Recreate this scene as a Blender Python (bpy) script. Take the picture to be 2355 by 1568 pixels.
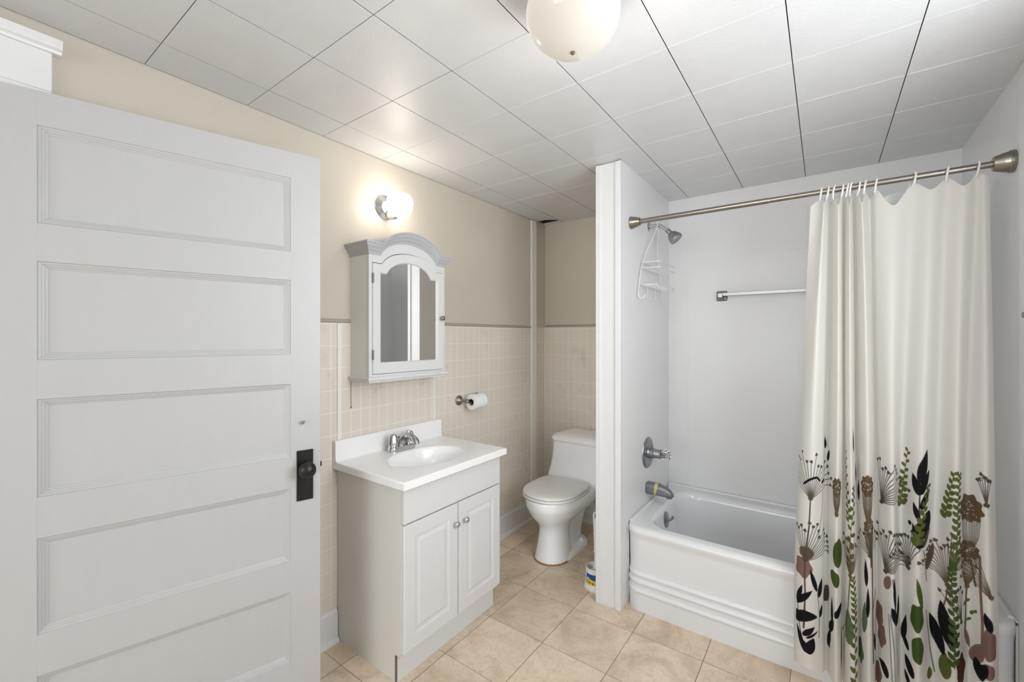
import bpy, bmesh, math, random
import numpy as np
from mathutils import Vector, Matrix

for o in list(bpy.data.objects):
    bpy.data.objects.remove(o)
random.seed(7)
SC = bpy.context.scene
COL = SC.collection
PI = math.pi
CAM_H = 1.355
CEIL = 2.237
WX = -1.775          # wall with the vanity
PX0, PX1, PY = -0.935, -0.815, 2.03   # short partition beside the tub
TB = 2.85            # wall behind the tub
AB = 2.88            # wall behind the toilet
RX = 0.52            # wall right of the tub
REAR = -2.9

# ------------------------------------------------------------------ camera
cam_d = bpy.data.cameras.new('camera')
cam = bpy.data.objects.new('camera', cam_d)
COL.objects.link(cam)
cam.location = (0, 0, CAM_H)
cam.rotation_euler = (PI/2, 0, 0.6295)
cam_d.sensor_width = 36
cam_d.lens = 36 * 985.3 / 2355
cam_d.shift_y = -8 / 2355
cam_d.clip_start = 0.02
SC.camera = cam

# ------------------------------------------------------------------ world, lights, exposure
W = bpy.data.worlds.new('daylight')
SC.world = W
W.use_nodes = True
bg = W.node_tree.nodes['Background']
bg.inputs[0].default_value = (0.95, 0.98, 1.0, 1)
bg.inputs[1].default_value = 3.0

def area(name, loc, rot, sx, sy, power, color=(1, 1, 1), portal=False):
    d = bpy.data.lights.new(name, 'AREA')
    d.shape = 'RECTANGLE'; d.size = sx; d.size_y = sy
    d.energy = power; d.color = color
    if portal: d.cycles.is_portal = True
    o = bpy.data.objects.new(name, d)
    COL.objects.link(o)
    o.location = loc; o.rotation_euler = rot
    return o

ADDED_WIN = (-1.65, 0.40, 0.55, 2.10)    # added opening for fill light in the wall behind the camera: x0, x1, z0, z1
area('rear_fill_light', ((ADDED_WIN[0]+ADDED_WIN[1])/2, REAR-0.14, (ADDED_WIN[2]+ADDED_WIN[3])/2), (-PI/2, 0, PI), ADDED_WIN[1]-ADDED_WIN[0], ADDED_WIN[3]-ADDED_WIN[2], 34, (0.90, 0.955, 1.0))  # added fill light behind the camera
ADDED_WIN2 = (0.50, 1.62, 0.95, 2.12)     # added opening for fill light in the right wall, out of frame: y0, y1, z0, z1
area('side_fill_light', (RX+0.16, (ADDED_WIN2[0]+ADDED_WIN2[1])/2, (ADDED_WIN2[2]+ADDED_WIN2[3])/2), (PI/2, 0, PI/2), ADDED_WIN2[1]-ADDED_WIN2[0], ADDED_WIN2[3]-ADDED_WIN2[2], 20, (0.90, 0.955, 1.0))  # added fill light from the right, out of frame
area('hall_fill_light', (-2.35, -0.3, 2.2), (0, 0, 0), 0.5, 0.5, 10, (1, 0.97, 0.92))  # added unseen fill light in the hall, no lamp body

SC.view_settings.view_transform = 'Standard'
SC.view_settings.look = 'None'
SC.view_settings.gamma = 1.0
SC.view_settings.use_curve_mapping = False
SC.view_settings.exposure = 0.18
SC.cycles.use_denoising = True
SC.cycles.max_bounces = 14
SC.cycles.diffuse_bounces = 10
SC.cycles.sample_clamp_indirect = 6.0

# ------------------------------------------------------------------ materials
def srgb(r, g, b):
    f = lambda c: (c/255/12.92) if c/255 <= 0.04045 else ((c/255+0.055)/1.055)**2.4
    return (f(r), f(g), f(b), 1)

class NT:
    def __init__(s, name):
        s.m = bpy.data.materials.new(name); s.m.use_nodes = True
        s.t = s.m.node_tree; s.b = s.t.nodes['Principled BSDF']
        s.out = s.t.nodes['Material Output']
    def n(s, typ, **kw):
        nd = s.t.nodes.new(typ)
        for k, v in kw.items(): setattr(nd, k, v)
        return nd
    def l(s, a, b): s.t.links.new(a, b)
    def coord(s, kind='Object'):
        return s.n('ShaderNodeTexCoord').outputs[kind]
    def math(s, op, a, b=None, c=None):
        nd = s.n('ShaderNodeMath', operation=op)
        for i, v in enumerate((a, b, c)):
            if v is None: continue
            if isinstance(v, (int, float)): nd.inputs[i].default_value = v
            else: s.l(v, nd.inputs[i])
        return nd.outputs[0]
    def noise(s, vec, scale, detail=3, rough=0.5, dist=0.0):
        nd = s.n('ShaderNodeTexNoise')
        nd.inputs['Scale'].default_value = scale; nd.inputs['Detail'].default_value = detail
        nd.inputs['Roughness'].default_value = rough; nd.inputs['Distortion'].default_value = dist
        if vec is not None: s.l(vec, nd.inputs['Vector'])
        return nd.outputs['Fac']
    def scale(s, vec, sx, sy, sz):
        nd = s.n('ShaderNodeMapping'); nd.inputs['Scale'].default_value = (sx, sy, sz)
        s.l(vec, nd.inputs['Vector']); return nd.outputs[0]
    def ramp(s, fac, stops):
        nd = s.n('ShaderNodeValToRGB'); e = nd.color_ramp.elements
        while len(e) < len(stops): e.new(0.5)
        for k, (p, c) in enumerate(stops):
            e[k].position = p; e[k].color = c if len(c) == 4 else (*c, 1)
        s.l(fac, nd.inputs[0]); return nd.outputs[0]
    def mix(s, fac, a, b):
        nd = s.n('ShaderNodeMix', data_type='RGBA')
        for k, v in ((0, fac), (6, a), (7, b)):
            if isinstance(v, (int, float)): nd.inputs[k].default_value = v
            elif isinstance(v, tuple): nd.inputs[k].default_value = v
            else: s.l(v, nd.inputs[k])
        return nd.outputs[2]
    def bump(s, h, strength, dist=0.01):
        nd = s.n('ShaderNodeBump'); nd.inputs['Strength'].default_value = strength
        nd.inputs['Distance'].default_value = dist
        s.l(h, nd.inputs['Height']); s.l(nd.outputs[0], s.b.inputs['Normal'])
    def col(s, v):
        if isinstance(v, tuple): s.b.inputs['Base Color'].default_value = v
        else: s.l(v, s.b.inputs['Base Color'])
    def rough(s, v, spec=None):
        s.b.inputs['Roughness'].default_value = v
        if spec is not None: s.b.inputs['Specular IOR Level'].default_value = spec

def plain(name, color, rough=0.5, metal=0.0, spec=None, bump=0.0, bscale=60, stretch=(1, 1, 1)):
    t = NT(name); t.rough(rough, spec); t.b.inputs['Metallic'].default_value = metal
    c = t.coord()
    nz = t.noise(t.scale(c, *stretch), bscale, 4)
    lo = tuple(x*0.988 for x in color[:3]) + (1,); hi = tuple(min(1, x*1.008) for x in color[:3]) + (1,)
    t.col(t.ramp(nz, [(0.3, lo), (0.7, hi)]))
    if bump: t.bump(nz, bump, 0.002)
    return t.m

M = {}
M['white_paint'] = plain('white_paint', (0.78, 0.785, 0.79, 1), 0.38, bump=0.12, bscale=40, stretch=(1, 1, 0.25))
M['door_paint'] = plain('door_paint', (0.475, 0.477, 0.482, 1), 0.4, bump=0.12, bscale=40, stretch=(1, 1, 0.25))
M['trim_paint'] = plain('trim_paint', (0.71, 0.715, 0.72, 1), 0.4, bump=0.1, bscale=50)
M['surround'] = plain('surround_panel', (0.73, 0.73, 0.73, 1), 0.3, bump=0.06, bscale=60)
M['cabinet_white'] = plain('cabinet_white', (0.68, 0.685, 0.695, 1), 0.35)
M['cabinet_side'] = plain('cabinet_side', (0.68, 0.665, 0.63, 1), 0.45, bscale=8)
M['cultured'] = plain('cultured_marble', (0.89, 0.89, 0.885, 1), 0.18, bscale=4)
M['porcelain'] = plain('porcelain', (0.93, 0.95, 0.98, 1), 0.1, bscale=3)
M['enamel'] = plain('tub_enamel', (0.72, 0.725, 0.735, 1), 0.13, bscale=3)
M['plastic_white'] = plain('white_plastic', (0.8, 0.8, 0.79, 1), 0.3)
M['wire_white'] = plain('white_coated_wire', (0.70, 0.70, 0.70, 1), 0.4)
M['paper'] = plain('tissue_paper', (0.86, 0.86, 0.86, 1), 0.9, bump=0.2, bscale=200)
M['chrome'] = plain('chrome', (0.60, 0.60, 0.61, 1), 0.16, 1.0, bscale=20)
M['dull_chrome'] = plain('dull_chrome', (0.34, 0.345, 0.36, 1), 0.3, 1.0, bscale=20)
M['nickel'] = plain('aged_nickel', (0.31, 0.285, 0.25, 1), 0.28, 1.0, bscale=30)
M['grey_metal'] = plain('worn_grey_metal', (0.20, 0.205, 0.22, 1), 0.32, 0.6, bscale=25)
M['bright_bar'] = plain('bright_bar', (0.42, 0.42, 0.415, 1), 0.38, 0.8)
M['dark_iron'] = plain('dark_iron', (0.018, 0.017, 0.017, 1), 0.33, 0.4, bump=0.3, bscale=120)
M['dark'] = plain('dark_gap', (0.012, 0.010, 0.008, 1), 0.9)
M['brown_edge'] = plain('raw_board_edge', srgb(120, 100, 82), 0.8)
M['tape'] = plain('yellowed_tape', srgb(190, 178, 120), 0.5)
M['mirror'] = plain('mirror_glass', (0.90, 0.91, 0.91, 1), 0.015, 1.0, bscale=1)
M['crown_shaded'] = plain('shaded_crown_paint', (0.47, 0.475, 0.50, 1), 0.42)  # shade of the downward-facing crown put into its base colour
M['stain'] = plain('rust_caulk', srgb(150, 112, 70), 0.8)
M['cream_trim'] = plain('cream_trim', (0.80, 0.785, 0.745, 1), 0.45, bump=0.1)
M['rail_paint'] = plain('rail_paint', srgb(168, 160, 148), 0.5)

def mk_wall():
    t = NT('taupe_wall_paint'); t.rough(0.42, 0.4)
    c = t.coord()
    big = t.noise(c, 2.2, 3)
    fine = t.noise(c, 45, 4)
    base = t.ramp(big, [(0.3, srgb(197, 190, 177)), (0.7, srgb(203, 196, 184))])
    spot = t.noise(c, 13, 2)
    m = t.math('GREATER_THAN', spot, 0.80)
    t.col(t.mix(t.math('MULTIPLY', m, 0.25), base, srgb(150, 140, 122)))
    t.bump(t.math('ADD', fine, t.math('MULTIPLY', big, 3.0)), 0.12, 0.004)
    return t.m
M['wall'] = mk_wall()

def mk_tileboard(axis):
    t = NT('tileboard_' + axis); t.rough(0.4, 0.4)
    c = t.coord(); sp = t.n('ShaderNodeSeparateXYZ'); t.l(c, sp.inputs[0])
    def line(v, off, pitch, w):
        f = t.math('FRACT', t.math('DIVIDE', t.math('ADD', v, off), pitch))
        return t.math('LESS_THAN', t.math('ABSOLUTE', t.math('SUBTRACT', f, 0.5)), w/pitch/2)
    hv = sp.outputs['Y'] if axis == 'y' else sp.outputs['X']
    lv = line(hv, -1.773+0.0253+50*0.0506, 0.0506, 0.003)
    lh = line(sp.outputs['Z'], -1.018+0.05+20*0.1, 0.1, 0.003)
    g = t.math('MAXIMUM', lv, lh)
    base = t.ramp(t.noise(c, 3, 4), [(0.3, srgb(219, 211, 200)), (0.7, srgb(226, 218, 208))])
    dirt = t.noise(t.scale(c, 1, 1, 0.8), 5.5, 5, 0.7)
    dm = t.math('MULTIPLY', t.math('MAXIMUM', t.math('SUBTRACT', dirt, 0.57), 0.0), 1.8)
    base = t.mix(dm, base, srgb(140, 130, 112))
    streak = t.noise(t.scale(c, 60, 60, 1), 1.0, 2)
    base = t.mix(t.math('MULTIPLY', streak, 0.12), base, srgb(176, 166, 150))
    t.col(t.mix(t.math('MULTIPLY', g, 0.65), base, srgb(246, 241, 233)))
    return t.m
M['tileboard_y'] = mk_tileboard('y')
M['tileboard_x'] = mk_tileboard('x')

def mk_floor():
    t = NT('beige_vinyl_tile'); t.rough(0.38, 0.4)
    c = t.coord(); sp = t.n('ShaderNodeSeparateXYZ'); t.l(c, sp.inputs[0])
    P = 0.301
    u = t.math('DIVIDE', t.math('ADD', sp.outputs['X'], 1.313+20*P), P)
    v = t.math('DIVIDE', t.math('ADD', sp.outputs['Y'], -1.919+20*P), P)
    cu, cv = t.math('FLOOR', u), t.math('FLOOR', v)
    def line(q, w):
        f = t.math('FRACT', q)
        return t.math('GREATER_THAN', t.math('ABSOLUTE', t.math('SUBTRACT', f, 0.5)), 0.5-w/P/2)
    cmb = t.n('ShaderNodeCombineXYZ'); t.l(cu, cmb.inputs[0]); t.l(cv, cmb.inputs[1])
    wn = t.n('ShaderNodeTexWhiteNoise', noise_dimensions='2D'); t.l(cmb.outputs[0], wn.inputs['Vector'])
    off = t.n('ShaderNodeVectorMath', operation='MULTIPLY_ADD')
    t.l(wn.outputs['Color'], off.inputs[0]); off.inputs[1].default_value = (9, 9, 9); t.l(c, off.inputs[2])
    p = off.outputs[0]
    n1 = t.noise(p, 4.0, 6, 0.62, 1.2)
    n2 = t.noise(p, 26.0, 5, 0.65, 1.0)
    n3 = t.noise(p, 7.0, 7, 0.75, 2.4)
    base = t.ramp(n1, [(0.30, srgb(190, 171, 145)), (0.5, srgb(218, 201, 178)), (0.72, srgb(231, 217, 197))])
    base = t.mix(t.math('MULTIPLY', t.math('ABSOLUTE', t.math('SUBTRACT', n2, 0.5)), 2.0), base, srgb(165, 146, 120))
    vein = t.math('LESS_THAN', t.math('ABSOLUTE', t.math('SUBTRACT', n3, 0.5)), 0.012)
    base = t.mix(t.math('MULTIPLY', vein, 0.3), base, srgb(222, 208, 186))
    tv = t.math('MULTIPLY', t.math('SUBTRACT', wn.outputs['Value'], 0.5), 0.3)
    hs = t.n('ShaderNodeHueSaturation'); t.l(base, hs.inputs['Color'])
    t.l(t.math('ADD', 1.0, t.math('MULTIPLY', tv, 0.4)), hs.inputs['Value'])
    g = t.math('MAXIMUM', line(u, 0.0032), line(v, 0.0026))
    wear = t.noise(c, 3.0, 2)
    gf = t.math('MULTIPLY', g, t.math('ADD', 0.35, t.math('MULTIPLY', wear, 0.7)))
    t.col(t.mix(gf, hs.outputs[0], srgb(72, 58, 42)))
    t.bump(t.math('SUBTRACT', t.math('MULTIPLY', n2, 0.3), g), 0.15, 0.002)
    return t.m
M['floor'] = mk_floor()

def mk_ceiling():
    t = NT('ceiling_tile_paint'); t.rough(0.27, 0.5)
    c = t.coord()
    n = t.noise(c, 170, 4, 0.6)
    n2 = t.noise(c, 9, 2)
    t.col(t.ramp(n2, [(0.3, (0.64, 0.643, 0.655, 1)), (0.7, (0.66, 0.663, 0.675, 1))]))
    t.bump(n, 0.4, 0.003)
    return t.m
M['ceiling'] = mk_ceiling()

def mk_fabric():
    t = NT('printed_curtain_fabric'); t.rough(0.75, 0.2)
    a = t.n('ShaderNodeAttribute', attribute_name='print')
    c = t.coord()
    w = t.noise(c, 900, 2)
    t.col(a.outputs['Color'])
    t.bump(w, 0.08, 0.001)
    tr = t.n('ShaderNodeBsdfTranslucent'); t.l(a.outputs['Color'], tr.inputs['Color'])
    mx = t.n('ShaderNodeMixShader'); mx.inputs[0].default_value = 0.42
    t.l(t.b.outputs[0], mx.inputs[1]); t.l(tr.outputs[0], mx.inputs[2]); t.l(mx.outputs[0], t.out.inputs[0])
    return t.m
M['fabric'] = mk_fabric()

def mk_liner():
    t = NT('vinyl_liner'); t.rough(0.3, 0.5); t.col((0.8, 0.82, 0.83, 1))
    tr = t.n('ShaderNodeBsdfTranslucent'); tr.inputs['Color'].default_value = (0.85, 0.87, 0.88, 1)
    tp = t.n('ShaderNodeBsdfTransparent')
    mx = t.n('ShaderNodeMixShader'); mx.inputs[0].default_value = 0.45
    m2 = t.n('ShaderNodeMixShader'); m2.inputs[0].default_value = 0.12
    t.l(t.b.outputs[0], mx.inputs[1]); t.l(tr.outputs[0], mx.inputs[2])
    t.l(mx.outputs[0], m2.inputs[1]); t.l(tp.outputs[0], m2.inputs[2]); t.l(m2.outputs[0], t.out.inputs[0])
    return t.m
M['liner'] = mk_liner()

def mk_lamp(name, color, strength, gloss=0.12, base=(0.8, 0.78, 0.74, 1)):
    t = NT(name); t.rough(gloss); t.col(base)
    t.b.inputs['Emission Color'].default_value = color
    t.b.inputs['Emission Strength'].default_value = strength
    return t.m
M['globe'] = mk_lamp('opal_globe_glass', (1.0, 0.92, 0.80, 1), 0.30, base=(0.45, 0.43, 0.40, 1))
M['sconce_shade'] = mk_lamp('lit_sconce_glass', (1.0, 0.91, 0.79, 1), 12)

def mk_clear(name, rough=0.02, color=(0.95, 0.96, 0.96, 1)):
    t = NT(name); t.rough(rough); t.col(color); t.b.inputs['Transmission Weight'].default_value = 1.0
    t.b.inputs['IOR'].default_value = 1.45
    return t.m
M['acrylic'] = mk_clear('clear_acrylic')
def mk_pane():  # glass for the two added windows
    t = NT('added_window_pane'); tp = t.n('ShaderNodeBsdfTransparent'); gl = t.n('ShaderNodeBsdfGlossy'); gl.inputs['Roughness'].default_value = 0.02
    mx = t.n('ShaderNodeMixShader'); mx.inputs[0].default_value = 0.05
    t.l(tp.outputs[0], mx.inputs[1]); t.l(gl.outputs[0], mx.inputs[2]); t.l(mx.outputs[0], t.out.inputs[0])
    return t.m
M['pane'] = mk_pane()

def mk_label():
    # paper label on the brush holder: blue above, yellow below, with a pale oval and dark scribbled print
    t = NT('holder_label'); t.rough(0.45)
    c = t.coord(); sp = t.n('ShaderNodeSeparateXYZ'); t.l(c, sp.inputs[0])
    z = sp.outputs['Z']
    wav = t.math('MULTIPLY', t.math('SINE', t.math('MULTIPLY', sp.outputs['X'], 130)), 0.003)
    top = t.math('GREATER_THAN', t.math('ADD', z, wav), 0.062)
    nz = t.noise(t.scale(c, 1.5, 1.5, 3), 70, 1)
    mk = t.math('MULTIPLY', t.math('GREATER_THAN', nz, 0.55), t.math('LESS_THAN', t.math('ABSOLUTE', t.math('SUBTRACT', z, 0.046)), 0.009))
    lowc = t.mix(mk, srgb(236, 208, 40), srgb(40, 60, 40))
    t.col(t.mix(top, lowc, srgb(20, 70, 160)))
    return t.m
M['label'] = mk_label()

# ------------------------------------------------------------------ mesh helpers
ORIG = {}
class MB:
    def __init__(s): s.v = []; s.f = []
    def add(s, vs, fs):
        k = len(s.v); s.v += [tuple(v) for v in vs]; s.f += [tuple(i+k for i in f) for f in fs]; return s
    def box(s, x0, x1, y0, y1, z0, z1, bev=0.0, seg=2):
        bm = bmesh.new(); bmesh.ops.create_cube(bm, size=1)
        for v in bm.verts:
            v.co = Vector((x0+(v.co.x+.5)*(x1-x0), y0+(v.co.y+.5)*(y1-y0), z0+(v.co.z+.5)*(z1-z0)))
        if bev: bmesh.ops.bevel(bm, geom=bm.edges[:], offset=bev, segments=seg, profile=0.5, affect='EDGES')
        return s.bm(bm)
    def bm(s, bm, mat=None):
        bm.verts.index_update()
        vs = [(mat @ v.co) if mat else v.co.copy() for v in bm.verts]
        s.add(vs, [[v.index for v in f.verts] for f in bm.faces]); bm.free(); return s
    def loft(s, loops, cap0=True, cap1=True, closed=True):
        n = len(loops[0]); vs = [p for L in loops for p in L]; fs = []
        for i in range(len(loops)-1):
            for j in range(n if closed else n-1):
                a, b = i*n+j, i*n+(j+1) % n
                fs.append((a, b, b+n, a+n))
        if cap0: fs.append(tuple(reversed(range(n))))
        if cap1: fs.append(tuple(range((len(loops)-1)*n, len(loops)*n)))
        return s.add(vs, fs)
    def lathe(s, prof, c, axis=(0, 0, 1), n=28, cap=True):
        ax = Vector(axis).normalized(); u = ax.orthogonal().normalized(); w = ax.cross(u); c = Vector(c)
        loops = []
        for r, h in prof:
            r = max(r, 1e-5)
            loops.append([c+ax*h+(u*math.cos(2*PI*k/n)+w*math.sin(2*PI*k/n))*r for k in range(n)])
        return s.loft(loops, cap, cap)
    def tube(s, pts, r, n=10, cap=True, closed=False):
        pts = [Vector(p) for p in pts]; m = len(pts)
        rs = r if isinstance(r, (list, tuple)) else [r]*m
        loops = []; u = None
        for i, p in enumerate(pts):
            if closed: t = pts[(i+1) % m]-pts[i-1]
            else: t = pts[min(i+1, m-1)]-pts[max(i-1, 0)]
            t.normalize()
            if u is None: u = t.orthogonal().normalized()
            else: u = (u-t*u.dot(t)).normalized()
            w = t.cross(u)
            loops.append([p+(u*math.cos(2*PI*k/n)+w*math.sin(2*PI*k/n))*rs[i] for k in range(n)])
        if closed: loops.append(loops[0]); return s.loft(loops, False, False)
        return s.loft(loops, cap, cap)
    def prism(s, pts2, a0, a1, axis='x'):
        n = len(pts2)
        mk = {'x': lambda p, a: (a, p[0], p[1]), 'y': lambda p, a: (p[0], a, p[1]), 'z': lambda p, a: (p[0], p[1], a)}[axis]
        return s.loft([[mk(p, a0) for p in pts2], [mk(p, a1) for p in pts2]])

def put(name, loc, parent=None, rotz=0):
    o = bpy.data.objects.new(name, None); COL.objects.link(o)
    o.location = loc; o.rotation_euler = (0, 0, rotz); o.empty_display_size = 0.05
    ORIG[o.name] = Vector(loc); return o

def obj(name, mb, mat, parent=None, smooth=35, local=False, label=None):
    """one mesh object; vertices are given in room coordinates unless local"""
    me = bpy.data.meshes.new(name)
    if local: base = Vector((0, 0, 0))
    elif parent is not None: base = ORIG[parent.name]
    else: base = Vector((0, 0, 0))
    me.from_pydata([tuple(Vector(v)-base) for v in mb.v], [], mb.f)
    bm = bmesh.new(); bm.from_mesh(me); bmesh.ops.recalc_face_normals(bm, faces=bm.faces[:]); bm.to_mesh(me); bm.free()
    mats = mat if isinstance(mat, list) else [mat]
    for m in mats: me.materials.append(M[m] if isinstance(m, str) else m)
    if smooth:
        me.shade_smooth(); me.set_sharp_from_angle(angle=math.radians(smooth))
    o = bpy.data.objects.new(name, me); COL.objects.link(o)
    if smooth:
        wn = o.modifiers.new('weighted_normal', 'WEIGHTED_NORMAL'); wn.keep_sharp = True; wn.weight = 80
    if parent is not None: o.parent = parent
    ORIG[o.name] = base
    if label: o['label'] = label
    return o

def tag(o, label, cat, group=None):
    o['label'] = label; o['category'] = cat
    if group: o['group'] = group
    return o
def struct(name, mb, mat, label, cat, smooth=30):
    o = obj(name, mb, mat, None, smooth); o['kind'] = 'structure'; tag(o, label, cat); return o
def thing(name, loc, label, cat, group=None, rotz=0):
    return tag(put(name, loc, None, rotz), label, cat, group)

def rrect(x0, x1, y0, y1, z, r, n=6):
    """rounded rectangle loop; r = one radius or (x0y0, x1y0, x1y1, x0y1)"""
    if not isinstance(r, (tuple, list)): r = (r,)*4
    out = []
    for (cx, cy, sx, sy, a0, q) in ((x0, y0, 1, 1, PI, r[0]), (x1, y0, -1, 1, 1.5*PI, r[1]), (x1, y1, -1, -1, 0, r[2]), (x0, y1, 1, -1, .5*PI, r[3])):
        q = max(q, 1e-4)
        for k in range(n+1):
            a = a0+k*PI/2/n
            out.append((cx+sx*q+q*math.cos(a), cy+sy*q+q*math.sin(a), z))
    return out

# ================================================================== THE SETTING
mb = MB().box(-3.2, 0.75, REAR-0.12, 3.0, -0.08, 0.0)
struct('floor', mb, 'floor', 'beige marbled square vinyl floor tiles with thin dark joints', 'floor', 0)

# ceiling of square tiles, each slightly out of level
T = 0.3048; CX0 = -1.301; CY0 = 0.7245
def ceiling():
    mb = MB().box(-3.2, WX-0.05, REAR-0.1, 0.4, CEIL, CEIL+0.012)
    rnd = random.Random(3)
    for i in range(-2, 8):
        for j in range(-12, 9):
            x0, x1 = CX0+(i)*T, CX0+(i+1)*T
            y0, y1 = CY0+(j)*T, CY0+(j+1)*T
            ga, gb = 0.0012, 0.0007
            x0 += ga; x1 -= ga; y0 += gb; y1 -= gb
            X0, X1 = max(x0, WX+0.0035), min(x1, 0.75)
            Y0, Y1 = max(y0, REAR-0.1), min(y1, 2.99)
            if X1-X0 < 0.01 or Y1-Y0 < 0.01: continue
            tx, ty = rnd.uniform(-.0012, .0012), rnd.uniform(-.0012, .0012)
            if i == -2 and j == 6:     # broken tile in the corner over the toilet
                ply = [(X0, Y0), (X1, Y0), (X1, Y1), (-1.625, Y1), (-1.618, 2.80), (-1.655, 2.765), (-1.70, 2.745), (-1.735, 2.752), (X0, 2.735)]
                bm = bmesh.new()
                f = bm.faces.new([bm.verts.new((x, y, CEIL)) for x, y in ply])
                r = bmesh.ops.extrude_face_region(bm, geom=[f])
                for v in r['geom']:
                    if isinstance(v, bmesh.types.BMVert): v.co.z += 0.012
                mb.bm(bm); continue
            bm = bmesh.new(); bmesh.ops.create_cube(bm, size=1)
            for v in bm.verts:
                x = X0+(v.co.x+.5)*(X1-X0); y = Y0+(v.co.y+.5)*(Y1-Y0)
                top = v.co.z > 0
                z = CEIL+0.012 if top else CEIL+tx*(x-(X0+X1)/2)+ty*(y-(Y0+Y1)/2)
                v.co = (x, y, z)
            bmesh.ops.bevel(bm, geom=[e for e in bm.edges if all(v.co.z < CEIL+0.006 for v in e.verts)], offset=0.0008, segments=2, profile=.5, affect='EDGES')
            mb.bm(bm)
    for j in range(-1, 8):
        y = CY0+j*T
        for i in range(-2, 7):
            x0 = max(CX0+i*T, WX+0.004)+0.002; x1 = min(CX0+(i+1)*T, RX)-0.002
            if x1 <= x0 or y < 0.8 or (y < 1.1 and x0 < -0.9): continue
            if j >= 7 and x0 < -1.5: continue
            w = 0.0011*rnd.uniform(0.6, 1.2)
            mb.prism([(y-w, CEIL+0.002), (y-w*0.6, CEIL-0.0010), (y+w*0.6, CEIL-0.0010), (y+w, CEIL+0.002)], x0, x1, 'x')
    return mb
co = struct('ceiling', ceiling(), ['ceiling', 'dark'], 'glossy white square ceiling tiles with dark seams, chipped in the corner above the toilet', 'ceiling', 0)
for p in co.data.polygons:      # unpainted tile edges inside the seams
    c = p.center
    if abs(p.normal.x) > 0.9 or (abs(p.normal.y) > 0.9 and (c.y < 0.8 or (c.y < 1.1 and c.x < -0.9))): p.material_index = 1
mb = MB().box(-3.2, 0.75, REAR-0.12, 3.0, CEIL+0.0125, CEIL+0.07)
struct('ceiling_deck', mb, 'dark', 'dark void above the ceiling tiles, seen through the seams and the broken corner', 'ceiling', 0)

# walls
DY0, DY1, DZ = -0.74, 0.12, 2.045
mb = MB()
mb.box(WX-0.1, WX, DY1, 3.0, 0, CEIL+0.01); mb.box(WX-0.1, WX, DY0, DY1, DZ, CEIL+0.01); mb.box(WX-0.1, WX, REAR-0.1, DY0, 0, CEIL+0.01)
struct('wall_left', mb, 'wall', 'taupe painted wall behind the vanity and medicine cabinet', 'wall', 0)
mb = MB().box(WX, PX0, AB, AB+0.1, 0, CEIL+0.01)
struct('wall_alcove', mb, 'wall', 'taupe painted wall behind the toilet tank', 'wall', 0)
mb = MB().box(PX1, RX, TB, TB+0.13, 0, CEIL+0.008)
struct('wall_back', mb, 'surround', 'smooth white panelled wall behind the bathtub with a towel bar', 'wall', 0)
mb = MB().box(PX0, PX1, PY+0.012, 3.0, 0, CEIL+0.006)
struct('wall_partition', mb, 'surround', 'white partition wall between toilet and bathtub carrying the shower head', 'wall', 0)
y0, y1, z0, z1 = ADDED_WIN2
mb = MB().box(RX, RX+0.12, y1, 3.0, 0, CEIL+0.008); mb.box(RX, RX+0.12, REAR-0.1, y0, 0, CEIL+0.008)
mb.box(RX, RX+0.12, y0, y1, 0, z0); mb.box(RX, RX+0.12, y0, y1, z1, CEIL+0.008)
struct('wall_right', mb, 'surround', 'white wall at the right end of the bathtub', 'wall', 0)
x0, x1, z0, z1 = ADDED_WIN
mb = MB().box(WX, x0, REAR-0.1, REAR, 0, CEIL); mb.box(x1, RX, REAR-0.1, REAR, 0, CEIL)
mb.box(x0, x1, REAR-0.1, REAR, 0, z0); mb.box(x0, x1, REAR-0.1, REAR, z1, CEIL)
struct('wall_rear', mb, 'wall', 'taupe wall with the added window, opposite the toilet', 'wall', 0)
mb = MB(); fr = 0.05  # frame and pane of the added rear window
for a, b, c, d in ((x0, x0+fr, z0, z1), (x1-fr, x1, z0, z1), (x0+fr, x1-fr, z0, z0+fr), (x0+fr, x1-fr, z1-fr, z1), (x0+fr, x1-fr, (z0+z1)/2-.02, (z0+z1)/2+.02)):
    mb.box(a, b, REAR-0.08, REAR-0.03, c, d, 0.004)
w1 = struct('added_window_1', mb, 'white_paint', 'added white framed window for fill light in the unseen rear wall', 'window')
obj('added_window_pane', MB().box(x0+fr, x1-fr, REAR-0.057, REAR-0.053, z0+fr, z1-fr), 'pane', w1, 0)
y0, y1, z0, z1 = ADDED_WIN2; mb = MB()  # frame and pane of the added side window
for a, b, c, d in ((y0, y0+fr, z0, z1), (y1-fr, y1, z0, z1), (y0+fr, y1-fr, z0, z0+fr), (y0+fr, y1-fr, z1-fr, z1), (y0+fr, y1-fr, (z0+z1)/2-.02, (z0+z1)/2+.02)):
    mb.box(RX+0.03, RX+0.08, a, b, c, d, 0.004)
w2 = struct('added_window_2', mb, 'white_paint', 'added white framed window for fill light, unseen in the right wall before the bathtub', 'window')
obj('added_window_pane', MB().box(RX+0.053, RX+0.057, y0+fr, y1-fr, z0+fr, z1-fr), 'pane', w2, 0)
# hall beyond the open doorway
mb = MB().box(-3.2, -3.1, -1.3, 0.4, 0, CEIL+0.01); mb.box(-3.1, WX-0.1, 0.3, 0.4, 0, CEIL+0.01); mb.box(-3.1, WX-0.1, -1.3, -1.2, 0, CEIL+0.01)
struct('wall_hall', mb, 'white_paint', 'pale hall walls beyond the open doorway', 'wall', 0)

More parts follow.
